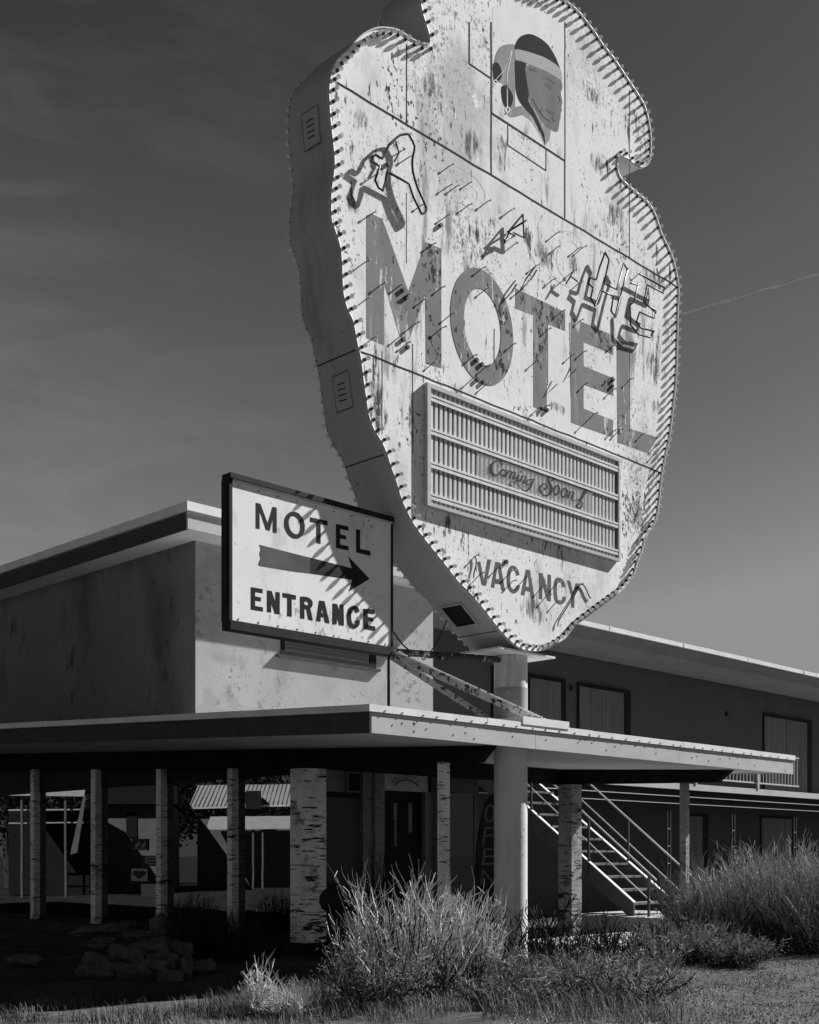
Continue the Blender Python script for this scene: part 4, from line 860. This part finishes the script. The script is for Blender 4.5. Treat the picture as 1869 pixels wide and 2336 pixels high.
# ================================================================== CONTRAIL
ct = MB(); D = 3000
def far(px, py): return Vector(((px - CX) / F * D, D, CZ + (HY - py) / F * D))
pp = []
for i in range(41):
    u = i / 40; pp.append(far(1556 + 330 * u, 716 - 96 * u + 1.2 * math.sin(i * .5) + random.uniform(-.8, .8)))
rr = [random.uniform(.8, 2.6) for _ in pp]
ct.tube(pp, rr, 6); ct.build('contrail', transp('contrail_vapour', .28, .9, .9), None, kind='structure')

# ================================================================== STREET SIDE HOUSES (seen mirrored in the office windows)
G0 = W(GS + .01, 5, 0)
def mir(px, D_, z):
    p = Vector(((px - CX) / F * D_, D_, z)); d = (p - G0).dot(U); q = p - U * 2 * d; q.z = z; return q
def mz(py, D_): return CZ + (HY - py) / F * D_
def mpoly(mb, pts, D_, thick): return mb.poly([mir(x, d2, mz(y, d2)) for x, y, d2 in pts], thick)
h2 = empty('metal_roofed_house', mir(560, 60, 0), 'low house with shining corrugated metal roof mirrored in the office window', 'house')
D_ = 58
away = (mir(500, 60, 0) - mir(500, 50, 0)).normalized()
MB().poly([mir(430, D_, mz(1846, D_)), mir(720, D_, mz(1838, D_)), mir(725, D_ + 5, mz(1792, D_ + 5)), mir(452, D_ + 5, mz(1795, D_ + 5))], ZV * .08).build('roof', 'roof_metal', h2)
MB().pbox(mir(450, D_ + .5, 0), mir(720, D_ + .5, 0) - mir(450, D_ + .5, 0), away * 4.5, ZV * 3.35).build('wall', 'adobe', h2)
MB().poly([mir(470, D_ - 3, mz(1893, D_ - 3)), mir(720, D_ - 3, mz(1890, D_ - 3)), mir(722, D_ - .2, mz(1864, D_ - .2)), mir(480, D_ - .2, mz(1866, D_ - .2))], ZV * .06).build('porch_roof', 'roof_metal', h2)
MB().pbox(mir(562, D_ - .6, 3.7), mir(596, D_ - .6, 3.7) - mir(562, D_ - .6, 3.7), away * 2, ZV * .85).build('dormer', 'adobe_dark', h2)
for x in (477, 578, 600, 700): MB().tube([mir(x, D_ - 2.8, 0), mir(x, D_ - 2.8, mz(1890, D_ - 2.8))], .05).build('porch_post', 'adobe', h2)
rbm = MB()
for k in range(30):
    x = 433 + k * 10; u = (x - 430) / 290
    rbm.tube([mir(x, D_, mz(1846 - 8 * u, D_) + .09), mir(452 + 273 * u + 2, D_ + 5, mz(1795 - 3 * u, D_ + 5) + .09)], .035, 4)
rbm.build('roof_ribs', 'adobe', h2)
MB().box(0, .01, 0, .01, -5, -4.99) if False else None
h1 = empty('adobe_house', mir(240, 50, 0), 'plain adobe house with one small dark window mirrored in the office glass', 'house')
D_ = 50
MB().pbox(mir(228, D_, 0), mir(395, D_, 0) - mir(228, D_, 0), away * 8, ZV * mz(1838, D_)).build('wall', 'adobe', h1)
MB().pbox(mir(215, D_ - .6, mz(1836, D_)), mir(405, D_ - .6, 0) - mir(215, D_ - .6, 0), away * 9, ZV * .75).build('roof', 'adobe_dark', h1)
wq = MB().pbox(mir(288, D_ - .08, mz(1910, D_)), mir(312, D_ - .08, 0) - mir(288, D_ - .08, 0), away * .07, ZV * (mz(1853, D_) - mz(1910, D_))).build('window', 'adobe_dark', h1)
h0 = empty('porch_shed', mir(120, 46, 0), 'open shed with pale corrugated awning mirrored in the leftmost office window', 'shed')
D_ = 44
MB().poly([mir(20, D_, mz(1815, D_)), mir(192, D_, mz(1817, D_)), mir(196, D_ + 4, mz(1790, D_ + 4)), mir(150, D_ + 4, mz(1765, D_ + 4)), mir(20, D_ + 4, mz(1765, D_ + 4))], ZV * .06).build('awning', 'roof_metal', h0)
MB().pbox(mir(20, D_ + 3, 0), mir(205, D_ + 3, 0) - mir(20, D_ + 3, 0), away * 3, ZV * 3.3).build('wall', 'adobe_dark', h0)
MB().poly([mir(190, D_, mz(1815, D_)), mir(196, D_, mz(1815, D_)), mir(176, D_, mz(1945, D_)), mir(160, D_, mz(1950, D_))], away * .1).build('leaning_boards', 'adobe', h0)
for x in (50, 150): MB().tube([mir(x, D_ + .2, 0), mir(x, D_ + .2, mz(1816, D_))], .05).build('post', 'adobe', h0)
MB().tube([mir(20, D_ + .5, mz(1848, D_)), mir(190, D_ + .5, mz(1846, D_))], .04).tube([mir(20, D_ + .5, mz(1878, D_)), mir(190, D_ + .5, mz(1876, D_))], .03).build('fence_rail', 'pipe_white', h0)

def tree(c, h, r, seed, lab):
    rnd = random.Random(seed); root = empty('street_tree', c, lab, 'tree', 'trees across the street')
    MB().tube([c, c + Vector((.1, .1, h * .3)), c + Vector((0, .2, h * .6))], [.22, .16, .07], 8).build('trunk', 'bark', root)
    cr = MB()
    for k in range(26):
        a = rnd.uniform(0, 6.28); b = rnd.uniform(-.5, 1); cc = c + Vector((math.cos(a) * r * .7 * rnd.random(), math.sin(a) * r * .7 * rnd.random(), h * .62 + b * h * .3))
        for j in range(110):
            p = cc + Vector((rnd.gauss(0, 1), rnd.gauss(0, 1), rnd.gauss(0, .8))) * r * .22; d = Vector((rnd.gauss(0, 1), rnd.gauss(0, 1), rnd.gauss(0, 1))).normalized() * .13; x = d.orthogonal() * .6
            cr.add([p - d, p + x, p + d, p - x], [(0, 1, 2, 3)])
    cr.build('crown', 'crown', root)
for k, (px, D_, h, r) in enumerate(((20, 58, 6.6, 4.0), (545, 68, 6.4, 3.2), (400, 64, 6.2, 2.5), (630, 75, 6.0, 3.0), (210, 62, 6.5, 2.4))):
    tree(mir(px, D_, 0), h, r, 40 + k, ['dark wide tree at the left end of the shed', 'dark round tree rising behind the metal roofed house', 'dark tree between the adobe house and the metal roof', 'far dark tree at the right end of the metal roof', 'dark tree between the shed and the adobe house'][k])

# ================================================================== PLANTS
def shrub(name, c, rad, h, n, seed, label, ms='stem', ml='leaf', leaves=6, cat='shrub', lean=0.0, wob=.05, rs=.0055, sq=1.0, low=.55, upr=.6, leafz=.75):
    rnd = random.Random(seed); c = Vector(c); root = empty(name, c, label, cat)
    A, B = MB(), MB()
    for k in range(n):
        a = rnd.uniform(0, 6.283); rr0 = math.sqrt(rnd.random())
        b = c + Vector((math.cos(a) * rad * .45 * rr0, math.sin(a) * rad * .45 * rr0 * sq, 0))
        hh = h * (low + (1 - low) * rnd.random()) * (1 - .32 * rr0 * rr0)
        o = Vector((math.cos(a) * rad * rr0 * rnd.uniform(.5, .95) + lean, math.sin(a) * rad * rr0 * .8 * sq, 0))
        pts = []; sg = 7; ph = rnd.uniform(0, 6); ph2 = rnd.uniform(0, 6); wa = wob * rnd.uniform(.4, 1.3)
        for i in range(sg + 1):
            u = i / sg; q = b + o * (u ** upr) * .9 + ZV * hh * u
            q = q + Vector((math.sin(ph + u * 7) * wa * u, math.cos(ph2 + u * 8) * wa * u, 0)); pts.append(q)
        A.tube(pts, rs * rnd.uniform(.8, 1.5), 3, cap=False, r1=rs * .45, smooth=False)
        for w_ in range(3):
            i = rnd.randint(2, sg - 1); d = Vector((rnd.uniform(-.12, .12), rnd.uniform(-.12, .12), rnd.uniform(.08, .2))); p = pts[i]
            A.tube([p, p + d * .5 + Vector((rnd.uniform(-.02, .02), 0, 0)), p + d], rs * .6, 3, cap=False, r1=rs * .3, smooth=False)
        for w_ in range(leaves):
            u = rnd.random() * leafz; i = min(int(u * sg), sg - 1); p = pts[i].lerp(pts[i + 1], u * sg - i) + Vector((rnd.gauss(0, .03), rnd.gauss(0, .03), rnd.gauss(0, .03)))
            d = Vector((rnd.gauss(0, 1), rnd.gauss(0, 1), rnd.gauss(.4, 1))).normalized() * rnd.uniform(.012, .028); x = d.orthogonal().normalized() * .006
            B.add([p - d, p + x, p + d, p - x], [(0, 1, 2, 3)])
    A.build('stems', ms, root)
    if B.f: B.build('foliage', ml, root)
    return root
def wiry(name, c, rad, h, n, nb, seed, label, ms='stem', ml='leaf_dark', leaves=30, cat='shrub', lean=0.0, r0=.010, bl=(.25, .55), lowz=.0, curl=.03, rb=.0048, leafr=.05, ls=1.0):
    """woody stems that fork into crooked upright switches, with small dark leaves low down"""
    rnd = random.Random(seed); c = Vector(c); root = empty(name, c, label, cat); A, B, D = MB(), MB(), MB()
    for k in range(n):
        a = rnd.uniform(0, 6.283); rr = math.sqrt(rnd.random()); out = Vector((math.cos(a), math.sin(a) * .8, 0))
        b = c + out * rad * .3 * rr; hh = h * rnd.uniform(.35, .75) * (1 - .25 * rr); pts = []; x = Vector((0, 0, 0))
        for i in range(6):
            u = i / 5; x += Vector((rnd.gauss(0, .022), rnd.gauss(0, .022), 0)); pts.append(b + out * rad * rr * .75 * u ** .8 + ZV * hh * u + x + Vector((lean * u, 0, 0)))
        D.tube(pts, r0, 4, cap=False, r1=r0 * .5, smooth=False)
        for q in range(nb):
            u = rnd.uniform(.15, 1); i = min(int(u * 5), 4); p = pts[i].lerp(pts[i + 1], u * 5 - i)
            d = (out * rnd.uniform(-.1, .55) + Vector((rnd.gauss(0, .28) + lean, rnd.gauss(0, .28), 1))).normalized(); ln = rnd.uniform(*bl) * (h / 1.7); bp = [p]; sg = 6; w_ = Vector((rnd.gauss(0, 1), rnd.gauss(0, 1), 0)) * curl
            for i in range(sg):
                d = (d + Vector((rnd.gauss(0, .17), rnd.gauss(0, .17), .05)) + w_ * math.sin(i * 1.9)).normalized(); bp.append(bp[-1] + d * ln / sg)
            A.tube(bp, rb * rnd.uniform(.7, 1.4), 3, cap=False, r1=rb * .55, smooth=False)
            if rnd.random() < .5:
                p2 = bp[3]; A.tube([p2, p2 + d * ln * .15 + Vector((rnd.gauss(0, .03), rnd.gauss(0, .03), 0)), p2 + d * ln * .3 + Vector((rnd.gauss(0, .05), rnd.gauss(0, .05), 0))], rb * .7, 3, cap=False, r1=rb * .4, smooth=False)
        for q in range(leaves):
            u = rnd.random() ** 1.3; i = min(int(u * 5), 4); p = pts[i].lerp(pts[i + 1], u * 5 - i) + Vector((rnd.gauss(0, leafr), rnd.gauss(0, leafr), rnd.gauss(0, leafr)))
            d = Vector((rnd.gauss(0, 1), rnd.gauss(0, 1), rnd.gauss(.5, 1))).normalized() * rnd.uniform(.012, .032) * ls; xx = d.orthogonal().normalized() * .007 * ls
            B.add([p - d, p + xx, p + d, p - xx], [(0, 1, 2, 3)])
    D.build('trunks', 'twig_dark', root); A.build('stems', ms, root); B.build('foliage', ml, root)
    return root
def gp(px, Y): return Vector(((px - CX) / F * Y, Y, 0))
def place(px, py): Y = CZ * F / (py - HY); return gp(px, Y)
wiry('rabbitbrush', gp(940, 12.7), .76, 1.74, 92, 8, 11, 'tall sunlit rabbitbrush with wiry pale stems left of the sign pole', leaves=60, lean=-.03)
wiry('rabbitbrush', gp(1065, 13.4), .62, 1.45, 60, 9, 12, 'thinner wiry rabbitbrush leaning against the foot of the sign pole', leaves=40, lean=-.06)
wiry('rabbitbrush', gp(860, 12.2), .62, .95, 60, 6, 13, 'low leafy rabbitbrush in front of the tall one', leaves=120, leafr=.07, ml='leaf')
M['stem_mid'] = mat('grey_stem', .42, .85, .3, 9)
wiry('rabbitbrush', gp(1640, 19.6), 1.0, 1.8, 130, 10, 21, 'big grey rabbitbrush right of the thin porch post', 'stem_mid', 'leaf', 110, rb=.006, leafr=.09, ls=1.2)
wiry('rabbitbrush', gp(1780, 19.4), 1.1, 2.15, 150, 10, 22, 'tallest grey rabbitbrush nearest the right edge of the view', 'stem_mid', 'leaf', 110, rb=.006, leafr=.09, ls=1.2)
wiry('rabbitbrush', gp(1885, 18.8), .9, 1.9, 80, 10, 25, 'rabbitbrush cut off by the right edge of the view', 'stem_mid', 'leaf', 110, rb=.006, leafr=.09, ls=1.2)
wiry('rabbitbrush', W(8.6, 2.2, 0) + Vector((.9, .2, 0)), .6, 2.2, 45, 10, 23, 'tall feathery rabbitbrush behind the stair handrail', 'stem_mid', 'leaf', 20, rb=.006)
wiry('low_bush', gp(1560, 17.4), .85, .85, 110, 7, 24, 'low dark rounded bush in front of the thin porch post', 'stem_mid', 'leaf_dark', 130, leafr=.08, rb=.004)
wiry('low_bush', gp(1670, 16.9), .65, .55, 80, 6, 27, 'small dark bush at the right gravel edge', 'stem_mid', 'leaf_dark', 110, leafr=.07, rb=.004)
shrub('bare_bush', gp(1235, 14.6), .62, 1.15, 70, 31, 'bare dark bush with crooked branches right of the sign pole', 'twig_dark', 'leaf_dark', 10, rs=.011, wob=.12, lean=.1)
shrub('bare_bush', gp(1330, 14.9), .6, .9, 60, 32, 'second bare dark bush in front of the concrete walk', 'twig_dark', 'leaf_dark', 10, rs=.009, wob=.12)
wiry('bare_bush', gp(1400, 16.2), .7, 1.0, 34, 6, 38, 'dark twiggy bush standing against the concrete stair pad', 'twig_dark', 'leaf_dark', 30, rb=.006)
wiry('bare_bush', gp(1490, 15.2), .5, .8, 30, 6, 39, 'dark twiggy bush left of the low rounded bush', 'stem_mid', 'leaf_dark', 40, rb=.005)
wiry('weed_clump', gp(1300, 12.9), .85, .75, 80, 8, 33, 'knee high weeds right of the pole foot', 'stem_mid', 'leaf_dark', 90, leafr=.07, rb=.0035)
wiry('weed_clump', gp(1430, 12.7), .75, .62, 70, 8, 34, 'grey weeds in the middle of the lower right foreground', 'stem_mid', 'leaf', 80, leafr=.07, rb=.0035)
wiry('weed_clump', gp(1180, 12.1), .6, .5, 60, 7, 35, 'short weeds directly below the sign pole', 'stem_mid', 'leaf_dark', 90, leafr=.07, rb=.0035)
shrub('weed_clump', gp(590, 11.75), .16, .62, 46, 36, 'sunlit broken weed clump at the bottom left', 'stem', 'leaf', 6, rs=.006, low=.15, upr=1)
shrub('weed_clump', gp(640, 11.8), .35, .22, 160, 37, 'flattened pale straw beside the broken weed clump', 'stem', 'leaf', 6, rs=.004, low=.2, upr=.5)
shrub('dark_plant', W(-1.3, 5.2, 0), .5, 1.05, 150, 41, 'dark leafy plant below the third window fin', 'twig_dark', 'leaf_dark', 22, rs=.006, leafz=1)
shrub('dark_plant', W(-1.2, 4.1, 0), .45, .8, 120, 42, 'dark leafy plant left of the corner column', 'twig_dark', 'leaf_dark', 22, rs=.006, leafz=1)
shrub('yucca', W(.75, 3.3, .2), .4, 1.5, 60, 43, 'dark spiky plant left of the front door', 'twig_dark', 'leaf_dark', 2, rs=.012, wob=.02, low=.5)
M['grass_mid'] = mat('dry_grass_blade', .22, .9, .5, 2.5)
def grass(name, label, n, rx, ry, hm, m, seed, wdt=.0028):
    rnd = random.Random(seed); mb = MB()
    for _ in range(n):
        px = rnd.uniform(*rx); Y = rnd.uniform(*ry); p = gp(px, Y)
        if mnoise.noise(Vector((p.x * .9, p.y * .9, seed))) < .02: continue
        p.z = gz(p.x, p.y); h = hm * rnd.uniform(.25, 1.0) ** 1.4 * 1.7; a = rnd.uniform(0, 6.28); d = Vector((math.cos(a), math.sin(a), 0)) * h * rnd.uniform(.0, 1.1); x = Vector((-math.sin(a), math.cos(a), 0)) * wdt
        mb.add([p - x, p + x, p + d * .45 + ZV * h * .7 + x * .6, p + d * .45 + ZV * h * .7 - x * .6, p + d + ZV * h], [(0, 1, 2, 3), (3, 2, 4)])
    return mb.build(name, m, None, base=(0, 12, 0), kind='stuff', label=label)
grass('dry_grass', 'dry grass and weeds covering the ground right of the pole', 11000, (1100, 1560), (11.0, 18.5), .17, 'grass_mid', 51)
grass('short_grass', 'short dark grass along the shaded left foreground', 15000, (-60, 760), (11.0, 15.2), .10, 'leaf_dark', 52)
grass('gravel_grass', 'sparse stubble on the gravel at lower right', 6000, (1450, 1900), (10.8, 18.5), .05, 'grass_mid', 53)
grass('front_stubble', 'dead straw and stubble on the sunlit strip at lower left', 9000, (-60, 900), (10.8, 12.6), .08, 'grass_mid', 57)
grass('yard_weeds', 'weeds under the central rabbitbrush', 6000, (640, 1150), (11.0, 14.0), .12, 'grass_mid', 54)
rnd = random.Random(5); gr = MB()
for _ in range(9000):
    p = gp(rnd.uniform(1150, 1900), rnd.uniform(10.8, 17.5)); p.z = gz(p.x, p.y) + .002; r_ = rnd.uniform(.006, .02)
    v = [p + Vector((rnd.uniform(-1, 1), rnd.uniform(-1, 1), rnd.uniform(-.3, .3))) * r_ for _ in range(3)]; gr.add(v + [p + ZV * r_], [(0, 1, 3), (1, 2, 3), (2, 0, 3)])
gr.build('loose_gravel', 'rock_light', None, base=(0, 12, 0), kind='stuff', label='loose gravel scattered at lower right') if False else gr.build('loose_gravel', mat('pale_gravel', .3, .9, .4, 9), None, base=(0, 12, 0), kind='stuff', label='loose gravel scattered at lower right')

# rocks
def rock(px, py, w_, h_, d_, seed, lab, lift=0, rot=0):
    rnd = random.Random(seed); c = place(px, py); c.z = lift; w_ *= 1.15; h_ *= 1.25; n, m_ = 10, 6; vs = []
    ca, sa_ = math.cos(rot), math.sin(rot)
    for j in range(m_ + 1):
        ph = math.pi * j / m_
        for i in range(n):
            th = 2 * math.pi * i / n; v = Vector((math.sin(ph) * math.cos(th), math.sin(ph) * math.sin(th), math.cos(ph)))
            v = Vector([math.copysign(abs(q) ** .65, q) for q in v]); k = 1 + .45 * mnoise.noise(v * 1.6 + Vector((seed, 0, 0))) + .22 * mnoise.noise(v * 3.2 + Vector((seed, 3, 0)))
            x, y, z = v.x * w_ * k, v.y * d_ * k, v.z * h_ * k
            vs.append(c + Vector((x * ca - z * sa_, y, x * sa_ + z * ca + h_ * .8)))
    MB().add(vs, [(j * n + i, j * n + (i + 1) % n, (j + 1) * n + (i + 1) % n, (j + 1) * n + i) for j in range(m_) for i in range(n)], False).build('rock', 'rock', None, base=c, label=lab, cat='rock', group='rocks piled in front of the office windows')
common = 'dull grey field stone in the pile below the office windows'
rock(370, 2170, .17, .15, .17, 1, 'round boulder on top of the stone pile under the third fin', .22)
rock(238, 2160, .42, .07, .25, 2, 'long flat slab on top of the stone pile', .22, .12)
rock(232, 2185, .20, .06, .2, 3, 'flat oval stone just under the long slab', .16)
rock(222, 2215, .16, .07, .15, 4, 'leaning wedge shaped stone at the left of the pile', .04, -.5)
rock(415, 2190, .17, .09, .15, 5, 'blunt stone at the right end of the pile', .06)
rock(425, 2225, .07, .11, .07, 6, 'small upright block at the foot of the pile', 0)
rock(308, 2145, .07, .09, .07, 7, 'small knob of stone behind the long slab', .18)
for k, (x, y, w_, h_, l_) in enumerate(((290, 2200, .24, .08, .08), (340, 2195, .22, .1, .08), (370, 2205, .2, .08, .0), (300, 2230, .18, .07, 0), (345, 2225, .2, .08, 0), (260, 2225, .14, .07, 0), (230, 2232, .14, .06, 0), (390, 2240, .14, .06, 0), (320, 2170, .22, .08, .16), (200, 2225, .13, .06, 0), (310, 2212, .09, .06, .06), (455, 2215, .2, .06, 0), (355, 2180, .2, .1, .05))):
    rock(x, y, w_, h_, w_ * .8, 60 + k, common, l_, rnd.uniform(-.15, .15))
rock(60, 2200, .2, .06, .15, 90, 'pale flat stone at the far left edge', 0)
rock(1150, 2260, .16, .05, .12, 91, 'pale flat stone at the foot of the sign pole', 0)
print('objects', len(bpy.data.objects))
